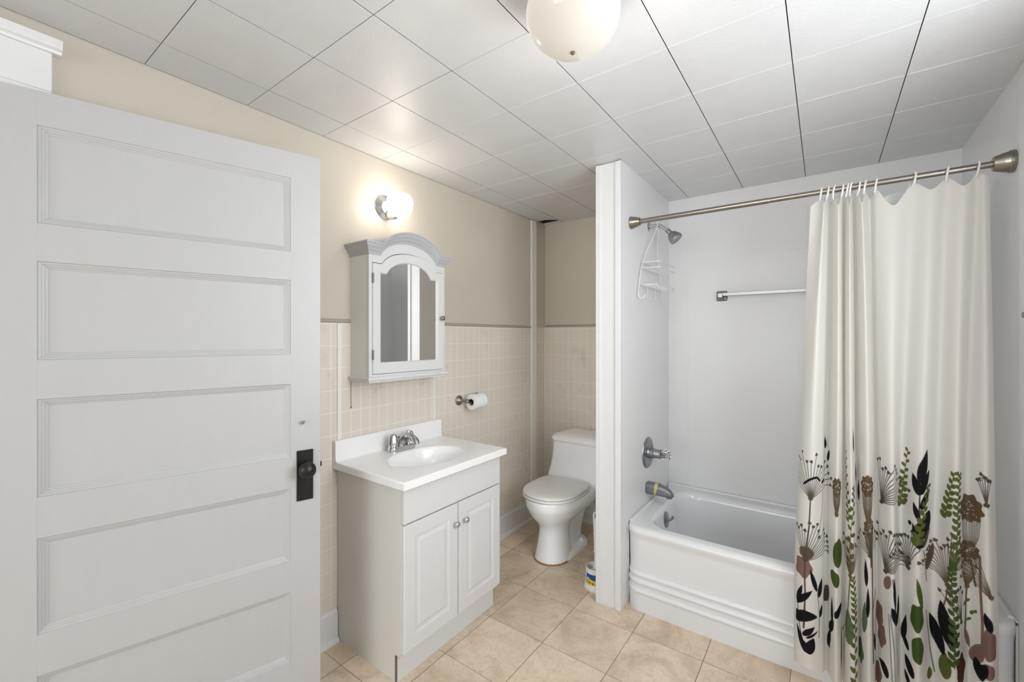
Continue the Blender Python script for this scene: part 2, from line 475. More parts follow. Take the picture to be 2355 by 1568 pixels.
# lower tileboard sheets, joint strips, corner post, chair rail
mb = MB().box(WX, WX+0.004, 0.215, 2.67, 0.13, 1.425)
mb.box(WX, WX+0.004, 2.735, AB, 0.13, 1.432)
struct('trim_1', mb, 'tileboard_y', 'cream tile-patterned wainscot board along the vanity wall', 'wainscot', 0)
mb = MB().box(WX+0.004, PX0, AB-0.004, AB, 0.13, 1.435)
struct('trim_2', mb, 'tileboard_x', 'cream tile-patterned wainscot board behind the toilet', 'wainscot', 0)
def rail_prof(x, s, z): return [(x, z-0.008), (x+s*0.006, z-0.008), (x+s*0.011, z-0.003), (x+s*0.011, z+0.002), (x+s*0.007, z+0.005), (x+s*0.004, z+0.010), (x, z+0.010)]
mb = MB()
for a, b in ((0.215, 2.672),):
    p0 = rail_prof(WX, 1, 1.428)
    mb.loft([[(p[0], a, p[1]) for p in p0], [(p[0], b, p[1]+0.004) for p in p0]])
struct('trim_3', mb, 'rail_paint', 'thin taupe chair rail above the vanity wall wainscot', 'chair rail')
p0 = rail_prof(AB, -1, 1.442)
mb = MB().loft([[(WX+0.012, p[0], p[1]) for p in p0], [(PX0, p[0], p[1]) for p in p0]])
struct('trim_4', mb, 'rail_paint', 'thin taupe chair rail above the wainscot behind the toilet', 'chair rail')
mb = MB().box(WX, WX+0.016, 2.668, 2.735, 0.12, CEIL-0.004, 0.005)
struct('trim_5', mb, 'cream_trim', 'tall cream corner post between vanity wall and toilet alcove', 'post')
for k, (y, zt, zb, lab) in enumerate(((1.103, 1.42, 0.15, 'narrow cream joint strip left of the medicine cabinet'), (1.687, 1.42, 0.15, 'narrow cream joint strip between vanity and paper holder'))):
    mb = MB().box(WX+0.003, WX+0.009, y-0.009, y+0.009, zb, zt, 0.0025)
    struct('trim_%d' % (6+k), mb, 'cream_trim', lab, 'strip')
mb = MB().box(WX+0.003, WX+0.010, AB-0.014, AB, 0.13, 1.43, 0.002)
struct('trim_8', mb, 'cream_trim', 'thin cream corner bead behind the toilet', 'strip')

# baseboards
def base_left(y0, y1):
    pr = [(WX, 0), (WX+0.030, 0), (WX+0.030, 0.008), (WX+0.026, 0.018), (WX+0.018, 0.022), (WX+0.018, 0.128), (WX+0.014, 0.136), (WX+0.009, 0.142), (WX+0.009, 0.150), (WX, 0.152)]
    return MB().loft([[(p[0], y0, p[1]) for p in pr], [(p[0], y1, p[1]) for p in pr]])
struct('baseboard_left', base_left(0.22, 1.09), 'trim_paint', 'white baseboard between the open door and the vanity', 'baseboard')
struct('baseboard_alcove_side', base_left(1.712, AB-0.002), 'trim_paint', 'white baseboard right of the vanity', 'baseboard')
pr = [(AB, 0), (AB-0.030, 0), (AB-0.030, 0.008), (AB-0.018, 0.022), (AB-0.018, 0.128), (AB-0.009, 0.142), (AB-0.009, 0.150), (AB, 0.152)]
struct('baseboard_back', MB().loft([[(WX+0.03, p[0], p[1]) for p in pr], [(PX0, p[0], p[1]) for p in pr]]), 'trim_paint', 'white baseboard behind the toilet', 'baseboard')

# end casing of the partition: board with two narrow edge strips
mb = MB().box(PX0-0.004, PX1+0.002, PY, PY+0.014, 0.0, CEIL-0.006, 0.002)
mb.box(PX0-0.010, PX0+0.020, PY-0.008, PY+0.02, 0.0, CEIL-0.006, 0.004)
mb.box(PX1-0.026, PX1+0.004, PY-0.008, PY+0.02, 0.0, CEIL-0.006, 0.004)
struct('trim_9', mb, 'trim_paint', 'white post casing on the end of the partition beside the bathtub', 'post')
mb = MB().box(RX-0.008, RX, 2.04, 2.094, 0.0, CEIL-0.004, 0.003)
struct('trim_10', mb, 'trim_paint', 'narrow white edge strip on the right wall at the frame edge', 'strip')
# raised panel seam lines of the tub surround
mb = MB().box(PX1+0.115, PX1+0.120, TB-0.0025, TB, 0.41, 1.72); mb.box(PX1+0.030, RX, TB-0.003, TB, 1.845, 1.85)
struct('trim_11', mb, 'surround', 'faint seams in the white panels behind the bathtub', 'trim')
# caulk lines
mb = MB()
rnd = random.Random(5)
pts = [(PX1+0.003, 2.15+0.7*k/24, 0.413+rnd.uniform(-.001, .001)) for k in range(25)]
mb.tube(pts, [0.004+rnd.uniform(-.001, .002) for _ in pts], 6)
pts = [(PX1+(RX-PX1)*k/40, TB-0.003, 0.413+rnd.uniform(-.002, .002)) for k in range(41)]
mb.tube(pts, [0.0045+rnd.uniform(-.0015, .002) for _ in pts], 6)
mb.tube([(PX1+0.003, 2.128, z/20*0.40) for z in range(21)], [0.004+rnd.uniform(-.001, .002) for _ in range(21)], 6)
mb.tube([(RX-0.003, 2.13, z/20*0.40) for z in range(21)], 0.004, 6)
mb.tube([(RX-0.003, 2.13+0.72*k/20, 0.413) for k in range(21)], 0.004, 6)
struct('trim_12', mb, plain('grey_caulk', (0.60, 0.60, 0.59, 1), 0.7), 'greyish caulk bead where the bathtub meets the white walls', 'caulk')

# door casing on the vanity wall
mb = MB().box(WX, WX+0.018, DY0-0.1, 0.213, 2.045, 2.155, 0.002)
mb.box(WX, WX+0.018, 0.118, 0.213, 0.0, 2.045, 0.002); mb.box(WX, WX+0.018, DY0-0.1, DY0, 0.0, 2.045, 0.002)
mb.box(WX-0.1, WX, DY1-0.015, DY1, 0, DZ); mb.box(WX-0.1, WX, DY0, DY0+0.015, 0, DZ); mb.box(WX-0.1, WX, DY0, DY1, DZ-0.015, DZ)
cp = [(WX, 2.155), (WX+0.024, 2.155), (WX+0.026, 2.162), (WX+0.036, 2.166), (WX+0.040, 2.172), (WX+0.040, 2.190), (WX, 2.190)]
mb.loft([[(p[0], DY0-0.12, p[1]) for p in cp], [(p[0], 0.231, p[1]) for p in cp]])
struct('trim_13', mb, 'white_paint', 'white door casing with a capped head at the upper left', 'door casing')

# ------------------------------------------------------------------ the open panelled door
def door():
    ang = math.radians(90-15.5)
    Wd = 0.808; H0, H1 = 0.012, 2.006
    d = Vector((math.sin(math.radians(15.5)), math.cos(math.radians(15.5)), 0))
    e = Vector((-1.485, 0.852, 0))
    root = put('door_1', tuple(e-d*Wd), None, ang)
    root['kind'] = 'structure'
    tag(root, 'white painted five-panel door standing open at the left', 'door')
    xl, xr = 0.106, Wd-0.099
    pan = [(0.217, 0.463), (0.571, 0.825), (0.934, 1.192), (1.296, 1.556), (1.657, 1.915)]
    TH = 0.036
    mb = MB()
    mb.box(0, xl, 0, TH, H0, H1, 0.0015); mb.box(xr, Wd, 0, TH, H0, H1, 0.0015)
    zs = [H0]+[z for p in pan for z in p]+[H1]
    for k in range(0, len(zs), 2): mb.box(xl-0.001, xr+0.001, 0.0004, TH-0.0004, zs[k], zs[k+1], 0.001)
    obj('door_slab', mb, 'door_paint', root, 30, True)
    for z0, z1 in pan:
        mb = MB()
        steps = [(0, 0.001), (0.0015, 0.0035), (0.0062, 0.0052), (0.0072, 0.0072), (0.0118, 0.0090), (0.0128, 0.0108), (0.0180, 0.0135), (0.0190, 0.0148), (0.028, 0.0148)]
        loops = [[(xl+i, y, z0+i), (xr-i, y, z0+i), (xr-i, y, z1-i), (xl+i, y, z1-i)] for i, y in steps]
        mb.loft(loops, False, True)
        loops = [[(xl+i, TH-y, z0+i), (xr-i, TH-y, z0+i), (xr-i, TH-y, z1-i), (xl+i, TH-y, z1-i)] for i, y in steps]
        mb.loft(loops, False, True)
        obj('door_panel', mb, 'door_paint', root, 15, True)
    # lock plate, knob, keyhole
    ax, bx = Wd-0.0795, Wd-0.0255
    mb = MB().box(ax, bx, -0.0035, 0, 0.776, 0.954, 0.001)
    L = [[(ax+i, y, 0.776+i), (bx-i, y, 0.776+i), (bx-i, y, 0.954-i), (ax+i, y, 0.954-i)] for i, y in ((0, -0.0035), (0.0015, -0.0055), (0.005, -0.0055), (0.0065, -0.0038), (0.01, -0.0038))]
    mb.loft(L, False, True)
    for zx in (ax+0.012, bx-0.012): mb.lathe([(0.0035, 0), (0.003, 0.0015), (0.0, 0.002)], (zx, -0.0038, 0.938), (0, -1, 0), 12)
    mb.lathe([(0.0035, 0), (0.003, 0.0015), (0.0, 0.002)], (ax+0.027, -0.0038, 0.79), (0, -1, 0), 12)
    pl = obj('lock_plate', mb, 'dark_iron', root, 30, True, 'dark iron lock plate with worn edges')
    kx, kz = (ax+bx)/2-0.002, 0.893
    mb = MB().lathe([(0.014, 0), (0.013, 0.004), (0.008, 0.007), (0.0075, 0.024), (0.012, 0.027), (0.022, 0.031), (0.0272, 0.038), (0.0285, 0.045), (0.0265, 0.053), (0.020, 0.060), (0.010, 0.0635), (0, 0.0645)], (kx, -0.0038, kz), (0, -1, 0), 32)
    obj('door_knob', mb, 'dark_iron', root, 60, True, 'round dark door knob')
    mb = MB().lathe([(0.0042, 0), (0.0042, 0.0006), (0, 0.0007)], (kx, -0.0038, 0.848), (0, -1, 0), 14)
    mb.prism([(kx-0.002, 0.848), (kx+0.002, 0.848), (kx+0.0035, 0.832), (kx-0.0035, 0.832)], -0.0044, -0.0038, 'y')
    obj('keyhole', mb, 'dark', pl, 0, True)
    mb = MB().tube([(Wd-0.062, 0, 1.052), (Wd-0.062, -0.012, 1.051), (Wd-0.060, -0.018, 1.055), (Wd-0.056, -0.017, 1.060)], 0.003, 8)
    mb.lathe([(0.006, 0), (0.005, 0.002), (0.0, 0.003)], (Wd-0.062, 0, 1.052), (0, -1, 0), 14)
    mb.tube([(Wd-0.062, -0.012, 1.051), (Wd-0.066, -0.016, 1.053), (Wd-0.069, -0.015, 1.058)], 0.0026, 8)
    obj('coat_hook', mb, 'grey_metal', root, 40, True, 'small grey metal hook above the lock plate')
    mb = MB().box(Wd, Wd+0.008, 0.012, 0.024, 0.882, 0.900, 0.002)
    obj('latch_bolt', mb, 'dark_iron', root, 30, True)
    return root
door()

# ================================================================== VANITY
def egg(cx, cy, hx, hy, z, n=40, p=2.3):
    return [(cx+hx*math.copysign(abs(math.cos(2*PI*k/n))**(2/p), math.cos(2*PI*k/n)), cy+hy*math.copysign(abs(math.sin(2*PI*k/n))**(2/p), math.sin(2*PI*k/n)), z) for k in range(n)]

def vanity():
    y0, y1 = 1.093, 1.702
    xb, xf = WX+0.012, -1.331
    root = thing('vanity_cabinet', (-1.55, 1.398, 0), 'white two-door vanity cabinet standing on the floor under the sink', 'cabinet')
    mb = MB()
    sp = [(xb, 0), (-1.366, 0), (-1.366, 0.106), (xf, 0.106), (xf, 0.768), (xb, 0.768)]
    mb.prism([(a, b) for a, b in sp], y0, y0+0.014, 'y')
    obj('side_panel', mb, 'cabinet_side', root, 0, label='greyish side panel facing the door')
    obj('side_panel', MB().prism(sp, y1-0.014, y1, 'y'), 'cabinet_white', root, 0)
    mb = MB().box(xb, xf, y0+0.014, y1-0.014, 0.106, 0.12); mb.box(xb, xb+0.006, y0+0.014, y1-0.014, 0.12, 0.768)
    mb.box(xf-0.016, xf, y0+0.014, y1-0.014, 0.12, 0.145); mb.box(xf-0.016, xf, y0+0.014, y1-0.014, 0.60, 0.768)
    mb.box(xf-0.016, xf, y0+0.014, y0+0.035, 0.145, 0.60); mb.box(xf-0.016, xf, y1-0.035, y1-0.014, 0.145, 0.60)
    obj('carcass', mb, 'cabinet_white', root, 0)
    obj('toe_kick', MB().box(-1.366, -1.356, y0+0.006, y1-0.002, 0.0, 0.104, 0.001), 'cabinet_white', root)
    obj('board_edge', MB().box(-1.3665, -1.3600, y0-0.0006, y0+0.006, 0.0, 0.102), 'brown_edge', root, 0, label='raw brown edge of the side panel')
    obj('false_front', MB().box(xf, xf+0.018, y0+0.001, y1-0.001, 0.628, 0.764, 0.003), 'cabinet_white', root)
    for (a, b, ky) in ((y0+0.001, 1.3970, 1.3970-0.023), (1.4010, y1-0.001, 1.4010+0.034)):
        z0, z1 = 0.124, 0.621
        mb = MB()
        x = xf+0.018
        st = [(0.0, xf), (0.0, x-0.003), (0.003, x), (0.054, x), (0.058, x-0.005), (0.070, x-0.0065), (0.082, x-0.0008), (0.086, x-0.0005)]
        mb.loft([[(xx, a+i, z0+i), (xx, b-i, z0+i), (xx, b-i, z1-i), (xx, a+i, z1-i)] for i, xx in st])
        dr = obj('door', mb, 'cabinet_white', root, 20)
        kb = MB().lathe([(0.006, 0), (0.0055, 0.008), (0.008, 0.011), (0.0125, 0.015), (0.0135, 0.019), (0.0115, 0.024), (0.005, 0.0265), (0, 0.027)], (x, ky, 0.537), (1, 0, 0), 24)
        obj('knob', kb, 'chrome', dr, 50, label='round chrome cabinet knob')
    return root
vanity()

def sink():
    root = thing('vanity_sink', (-1.53, 1.398, 0.768), 'glossy white one-piece sink top with backsplash on the vanity cabinet', 'sink')
    x0, x1, y0, y1, zt, zb = WX+0.006, -1.288, 1.073, 1.722, 0.802, 0.7685
    cx, cy, hx, hy = -1.508, 1.390, 0.140, 0.196
    n = 64
    mb = MB()
    # top surface with an oval cut-out: outer loop sampled at the same angles as the oval
    def outer(z, ins):
        X0, X1, Y0, Y1 = x0+ins, x1-ins, y0+ins, y1-ins
        L = []
        for k in range(n):
            a = 2*PI*k/n; c, s = math.cos(a), math.sin(a)
            # rectangle point in direction, from oval centre
            tx = ((X1-cx) if c > 0 else (X0-cx))/c if abs(c) > 1e-9 else 1e9
            ty = ((Y1-cy) if s > 0 else (Y0-cy))/s if abs(s) > 1e-9 else 1e9
            t = min(tx, ty); L.append([cx+c*t, cy+s*t, z])
        # snap nearest samples to the corners
        for X in (X0, X1):
            for Y in (Y0, Y1):
                k = min(range(n), key=lambda q: (L[q][0]-X)**2+(L[q][1]-Y)**2); L[k] = [X, Y, z]
        return [tuple(p) for p in L]
    def ov(f, z, dx=0):
        return [(cx+dx+hx*f*math.cos(2*PI*k/n), cy+hy*f*math.sin(2*PI*k/n), z) for k in range(n)]
    loops = [outer(zb, 0.003), outer(zb+0.003, 0.0), outer(zt-0.006, 0.0), outer(zt-0.002, 0.002), outer(zt, 0.006),
             ov(1.06, zt), ov(1.015, zt-0.001), ov(0.985, zt-0.005), ov(0.95, zt-0.018), ov(0.88, zt-0.05), ov(0.76, zt-0.083), ov(0.58, zt-0.108), ov(0.36, zt-0.122), ov(0.14, zt-0.128)]
    mb.loft(loops, False, True)
    obj('basin', mb, 'cultured', root, 40)
    # backsplash with a cove at the counter and rounded upper edge
    pr = [(x0, zt-0.002), (x0+0.034, zt-0.0005), (x0+0.027, zt+0.002), (x0+0.023, zt+0.008), (x0+0.021, zt+0.02), (x0+0.021, 0.888), (x0+0.018, 0.893), (x0+0.013, 0.895), (x0, 0.895)]
    mb = MB().loft([[(p[0], y0, p[1]) for p in pr], [(p[0], y1, p[1]) for p in pr]])
    obj('backsplash', mb, 'cultured', root, 40)
    mb = MB().lathe([(0.022, 0.0), (0.021, 0.003), (0.014, 0.0025), (0.012, 0.001), (0, 0.001)], (cx, cy, zt-0.128), (0, 0, 1), 24)
    obj('drain', mb, 'chrome', root, 40)
    return root
sink()

def faucet():
    zt = 0.8022; fx, fy = -1.690, 1.392
    root = thing('sink_faucet', (fx, fy, zt), 'tarnished chrome two-handle faucet on the sink top', 'faucet')
    mb = MB()
    def cap(z, i): return rrect(fx-0.026+i, fx+0.026-i, fy-0.078+i, fy+0.078-i, z, 0.0255-i, 8)
    mb.loft([cap(zt, 0.0), cap(zt+0.004, 0), cap(zt+0.018, 0.001), cap(zt+0.022, 0.004)])
    obj('base_plate', mb, 'chrome', root, 40)
    for s in (-1, 1):
        c = (fx, fy+s*0.051, zt+0.02)
        hb = MB().lathe([(0.0225, 0), (0.0235, 0.004), (0.0225, 0.010), (0.021, 0.014)], c, (0, 0, 1), 28)
        n = 48; loops = []
        for r, h in ((0.0235, 0.013), (0.0235, 0.018), (0.021, 0.034), (0.018, 0.050), (0.0145, 0.060), (0.008, 0.064), (0.0001, 0.065)):
            loops.append([(c[0]+r*(1+0.05*math.cos(8*2*PI*k/n))*math.cos(2*PI*k/n), c[1]+r*(1+0.05*math.cos(8*2*PI*k/n))*math.sin(2*PI*k/n), c[2]+h) for k in range(n)])
        hb.loft(loops)
        obj('handle', hb, 'chrome', root, 50)
    # arched spout
    pts = [(-0.004, 0.018), (0.0, 0.040), (0.012, 0.058), (0.032, 0.071), (0.058, 0.075), (0.082, 0.070), (0.102, 0.058), (0.112, 0.044)]
    rs = [0.021, 0.0185, 0.0165, 0.0155, 0.015, 0.0155, 0.0165, 0.016]
    sp = MB().tube([(fx+a, fy, zt+b) for a, b in pts], rs, 18)
    sp.lathe([(0.012, 0), (0.0125, 0.010), (0.0105, 0.016), (0, 0.018)], (fx+0.052, fy, zt+0.084), (0, 0, 1), 20)
    obj('spout', sp, 'chrome', root, 50)
    obj('aerator', MB().lathe([(0.0115, 0), (0.0115, 0.006), (0.009, 0.006), (0.009, 0.003), (0, 0.003)], (fx+0.111, fy, zt+0.046), (0.35, 0, -1), 18), 'dull_chrome', root, 40)
    lr = MB().tube([(fx-0.020, fy, zt+0.02), (fx-0.020, fy, zt+0.052)], 0.0025, 8)
    lr.lathe([(0.0025, 0), (0.0065, 0.004), (0.0065, 0.008), (0.003, 0.012), (0, 0.0125)], (fx-0.020, fy, zt+0.05), (0, 0, 1), 14)
    obj('lift_rod', lr, 'nickel', root, 40)
    return root
faucet()

# ================================================================== MEDICINE CABINET
def med_cabinet():
    y0, y1, xf, zb = 1.162, 1.632, -1.632, 1.178
    yc = (y0+y1)/2; ZS = 1.728        # underside shoulder of the crown
    root = thing('medicine_cabinet', (WX, yc, zb), 'white arched medicine cabinet with mirror door hung above the sink', 'cabinet')
    def arch(y, half, zs, rise, flat):
        """outline height: flat shoulders, then an arch with a small inward kink"""
        t = (y-yc)/half
        if abs(t) >= flat: return zs
        u = t/flat
        return zs+0.012*0+rise*math.sqrt(max(0, 1-u*u*0.93))-rise*math.sqrt(0.07)
    def ys(a, b, n=60): return [a+(b-a)*k/n for k in range(n+1)]
    # carcass: sides, bottom, back and arched face frame
    mb = MB()
    mb.box(WX, xf-0.018, y0, y0+0.014, zb, ZS); mb.box(WX, xf-0.018, y1-0.014, y1, zb, ZS)
    mb.box(WX, xf-0.018, y0+0.014, y1-0.014, zb, zb+0.014); mb.box(WX, WX+0.004, y0+0.014, y1-0.014, zb+0.014, ZS); mb.box(WX, xf-0.018, y0+0.014, y1-0.014, ZS-0.014, ZS)
    obj('carcass', mb, 'cream_trim', root, 0, label='greyish cabinet sides')
    half = (y1-y0)/2
    dy0, dy1, dzb = y0+0.020, y1-0.020, zb+0.012
    dtop = lambda y: arch(y, half, 1.690, 0.090, 0.70)
    fr_top = lambda y: arch(y, half, ZS+0.004, 0.105, 0.74)
    # face frame: two stiles and the arched head, as strips between inner and outer lines
    fm = MB()
    fm.box(xf-0.018, xf, y0, dy0-0.002, zb, ZS, 0.001); fm.box(xf-0.018, xf, dy1+0.002, y1, zb, ZS, 0.001)
    fm.box(xf-0.018, xf, dy0-0.002, dy1+0.002, zb, dzb-0.002)
    Y = ys(dy0-0.002, dy1+0.002)
    fm.loft([[(x, y, z) for (x, z) in ((xf, dtop(y)+0.003), (xf, fr_top(y)), (xf-0.018, fr_top(y)), (xf-0.018, dtop(y)+0.003))] for y in Y])
    obj('face_frame', fm, 'cabinet_white', root, 30)
    # crown moulding: profile swept over the front line with mitred returns to the wall
    prof = [(0.000, 0.0), (0.004, 0.0), (0.006, 0.010), (0.010, 0.014), (0.014, 0.018), (0.015, 0.024), (0.022, 0.030), (0.026, 0.038), (0.027, 0.043), (0.031, 0.045), (0.031, 0.053), (0.0, 0.053)]
    ctop = lambda y: arch(y, half, ZS, 0.105, 0.74)
    path = [('L', WX, y0), ('C', None, y0)]+[('F', xf, y) for y in ys(y0, y1, 72)]+[('C', None, y1), ('R', WX, y1)]
    loops = []
    loops.append([(WX, y0-o, ctop(y0)+h) for o, h in prof])
    loops.append([(xf+o, y0-o, ctop(y0)+h) for o, h in prof])
    for y in ys(y0+0.003, y1-0.003, 72):
        loops.append([(xf+o, y, ctop(y)+h) for o, h in prof])
    loops.append([(xf+o, y1+o, ctop(y1)+h) for o, h in prof])
    loops.append([(WX, y1+o, ctop(y1)+h) for o, h in prof])
    cm = MB().loft(loops)
    # lid behind the crown
    Yt = ys(y0, y1, 40)
    cm.loft([[(WX, y, ctop(y)), (xf, y, ctop(y)), (xf, y, ctop(y)+0.053), (WX, y, ctop(y)+0.053)] for y in Yt])
    obj('crown_moulding', cm, 'crown_shaded', root, 25, label='white stepped crown moulding with arched centre, shade put in its colour')
    # bottom shelf moulding
    bp = lambda i, z: [(WX, y0-0.014+i, z), (xf+0.018-i, y0-0.014+i, z), (xf+0.018-i, y1+0.014-i, z), (WX, y1+0.014-i, z)]
    sm = MB().loft([bp(0.012, zb-0.026), bp(0.010, zb-0.020), bp(0.003, zb-0.016), bp(0.0, zb-0.010), bp(0.0, zb-0.004), bp(0.003, zb)])
    obj('base_moulding', sm, 'cabinet_white', root, 30)
    # door with arched top and arched mirror opening
    xd = xf+0.002
    my0, my1, mzb = dy0+0.043, dy1-0.043, dzb+0.050
    mtop = lambda y: arch(y, (my1-my0)/2, 1.648, 0.088, 0.80)
    dm = MB()
    def ring(x, i, zfun, a, b, b0):
        aj = lambda y: x+(y-dy0)*0.021
        L = [(aj(a+i), a+i, b0+i), (aj(b-i), b-i, b0+i)]
        for k in range(61):
            y = b-i-(b-a-2*i)*k/60; L.append((aj(y), y, zfun(y)-i))
        return L
    loops = [ring(xd-0.016, 0, dtop, dy0, dy1, dzb), ring(xd-0.002, 0, dtop, dy0, dy1, dzb), ring(xd, 0.002, dtop, dy0, dy1, dzb),
             ring(xd, -0.004, mtop, my0, my1, mzb), ring(xd-0.002, -0.001, mtop, my0, my1, mzb), ring(xd-0.009, 0.002, mtop, my0, my1, mzb)]
    dm.loft(loops, False, False)
    dr = obj('mirror_door', dm, 'cabinet_white', root, 30)
    mm = MB().loft([ring(xd-0.0085, -0.001, mtop, my0, my1, mzb), ring(xd-0.012, -0.001, mtop, my0, my1, mzb)])
    obj('mirror', mm, 'mirror', dr, 0, label='arched mirror glass')
    for zz in (1.277, 1.622):
        hb = MB().lathe([(0.0035, 0), (0.0035, 0.046)], (xd+0.002, dy0-0.001, zz-0.023), (0, 0, 1), 12)
        hb.box(xd-0.001, xd+0.0015, dy0-0.005, dy0+0.005, zz-0.02, zz+0.02)
        obj('hinge', hb, 'grey_metal', dr, 40)
    kb = MB().lathe([(0.0045, 0), (0.004, 0.009), (0.009, 0.012), (0.0125, 0.017), (0.0125, 0.021), (0.008, 0.026), (0, 0.027)], (xd+0.008, dy1-0.020, 1.455), (1, 0, 0), 24)
    obj('knob', kb, 'nickel', dr, 50, label='round nickel knob')
med_cabinet()
# pull cord hanging under the cabinet
mb = MB().tube([(WX+0.007, 1.163, 1.185), (WX+0.007, 1.163, 1.10), (WX+0.007, 1.164, 1.035)], 0.0011, 6)
mb.lathe([(0.0012, 0), (0.004, 0.003), (0.0035, 0.008), (0, 0.009)], (WX+0.007, 1.164, 1.027), (0, 0, 1), 10)
tag(obj('hanging_cord', mb, 'nickel', None, 40), 'thin dark cord hanging on the wainscot under the medicine cabinet', 'cord')
mb = MB().tube([(WX+0.002, 1.325, 1.955), (WX+0.0025, 1.26, 1.90), (WX+0.0025, 1.20, 1.845), (WX+0.0025, 1.165, 1.80)], 0.0009, 6)
tag(obj('lamp_wire', mb, 'cream_trim', None, 40), 'thin pale wire on the wall from the lit sconce down to the cabinet', 'wire')

# ================================================================== LAMPS
def sconce():
    c = Vector((WX, 1.358, 2.004))
    root = thing('wall_sconce', tuple(c), 'lit wall sconce with white glass shade and nickel plate above the medicine cabinet', 'lamp')
    pl = MB().lathe([(0.062, 0), (0.062, 0.004), (0.058, 0.009), (0.046, 0.016), (0.040, 0.024), (0.034, 0.028), (0, 0.029)], c, (1, 0, 0), 36)
    obj('wall_plate', pl, 'chrome', root, 40)
    ar = MB().tube([c+Vector((0.02, 0, -0.03)), c+Vector((0.045, 0, -0.052)), c+Vector((0.075, 0, -0.060)), c+Vector((0.098, 0, -0.058))], [0.018, 0.016, 0.013, 0.009], 14)
    obj('arm', ar, 'chrome', root, 50)
    s = c+Vector((0.112, 0, -0.006))
    n = 40
    prof = [(0.020, -0.054), (0.030, -0.0545), (0.042, -0.052), (0.052, -0.044), (0.0590, -0.020), (0.0625, 0.004), (0.060, 0.026), (0.050, 0.044), (0.038, 0.052), (0.020, 0.056), (0.0, 0.057)]
    loops = [[s+Vector((r*(1+0.022*math.cos(8*2*PI*k/n))*math.cos(2*PI*k/n), r*(1+0.022*math.cos(8*2*PI*k/n))*math.sin(2*PI*k/n), h)) for k in range(n)] for r, h in prof]
    obj('glass_shade', MB().loft(loops), 'sconce_shade', root, 60, label='glowing white faceted glass shade')
    rg = MB()
    for r in (0.026, 0.036, 0.045):
        rg.tube([s+Vector((r*math.cos(2*PI*k/36), r*math.sin(2*PI*k/36), -0.0545 if r < .04 else -0.0505)) for k in range(36)], 0.0034, 6, closed=True)
    obj('shade_rings', rg, M['lamp_ring'], root, 60)
    rg = MB()
    rr = random.Random(2)
    for k in range(10):
        a = -0.9+1.5*k/9+rr.uniform(-.05, .05); h = 0.028+rr.uniform(-.006, .010); r = 0.0595
        rg.lathe([(0.0016*rr.uniform(.5, 1.2), 0), (0.0005, 0.0006)], s+Vector((r*math.cos(a), r*math.sin(a), h)), (math.cos(a), math.sin(a), 0.3), 8)
    obj('dust_specks', rg, 'brown_edge', root, 0)
M['lamp_ring'] = mk_lamp('lit_ring_glass', (1.0, 0.80, 0.58, 1), 0.75)
sconce()

def globe():
    c = Vector((-0.487, 0.916, 0)); r = 0.112; zc = 2.131
    root = thing('ceiling_globe_lamp', (c.x, c.y, CEIL), 'round opal glass ceiling lamp with a small dark finial', 'lamp')
    d = bpy.data.lights.new('globe_light', 'POINT'); d.energy = 22; d.color = (1.0, 0.97, 0.93); d.shadow_soft_size = 0.13
    lo = bpy.data.objects.new('globe_light', d); COL.objects.link(lo); lo.location = (c.x, c.y, zc)
    fit = MB().lathe([(0.085, CEIL-0.001), (0.085, CEIL-0.012), (0.075, CEIL-0.020), (0.062, CEIL-0.026), (0.060, CEIL-0.040)], (c.x, c.y, 0), (0, 0, 1), 36)
    obj('fitter', fit, 'nickel', root, 40)
    prof = [(0.004, zc-0.092)]
    for k in range(1, 24):
        a = -PI/2+k*(PI/2+0.86)/23
        rr = r*math.cos(a); h = zc+(0.094 if a < 0 else 0.090)*math.sin(a)
        prof.append((rr, h))
    obj('glass_globe', MB().lathe(prof, (c.x, c.y, 0), (0, 0, 1), 56), 'globe', root, 80)
    obj('finial', MB().lathe([(0.0058, 0.001), (0.0058, -0.002), (0.004, -0.005), (0, -0.006)], (c.x, c.y, zc-0.092), (0, 0, 1), 18), 'brown_edge', root, 50, label='small dark finial under the glass')
globe()

# ================================================================== PAPER HOLDER
def paper():
    z = 0.978; x = WX+0.004; ax = WX+0.072
    root = thing('paper_holder', (x, 1.97, z), 'nickel two-post toilet paper holder on the wainscot', 'paper holder')
    for y, s in ((1.890, 1), (2.052, -1)):
        p = MB().lathe([(0.030, 0), (0.030, 0.004), (0.027, 0.008), (0.024, 0.009), (0.022, 0.014), (0.013, 0.018), (0.009, 0.026), (0.008, 0.044), (0.0095, 0.050), (0.0125, 0.056), (0.0135, 0.064), (0.0115, 0.072), (0.006, 0.077), (0, 0.078)], (x, y, z), (1, 0, 0), 28)
        obj('post', p, 'nickel', root, 45)
    obj('roller', MB().lathe([(0.0075, 0), (0.009, 0.002), (0.009, 0.020), (0.0075, 0.022), (0.0075, 0.128), (0.009, 0.130), (0.009, 0.148), (0.0075, 0.150)], (ax-0.008, 1.896, z), (0, 1, 0), 20), 'nickel', root, 40)
    roll = thing('toilet_paper_roll', (ax, 1.97, z-0.045), 'white toilet paper roll on the nickel holder', 'toilet paper')
    c = (ax+0.003, 1.921, z-0.009); R = 0.046
    mb = MB().lathe([(0.0195, 0), (R-0.002, 0), (R, 0.002), (R, 0.098), (R-0.002, 0.1), (0.0195, 0.1), (0.0195, 0.0)], c, (0, 1, 0), 40, cap=False)
    obj('paper', mb, 'paper', roll, 40)
    mb = MB().lathe([(0.0195, 0.0005), (0.0195, 0.0995)], c, (0, 1, 0), 30, cap=False)
    obj('cardboard_core', mb, plain('cardboard', srgb(96, 78, 60), 0.9), roll, 40)
paper()

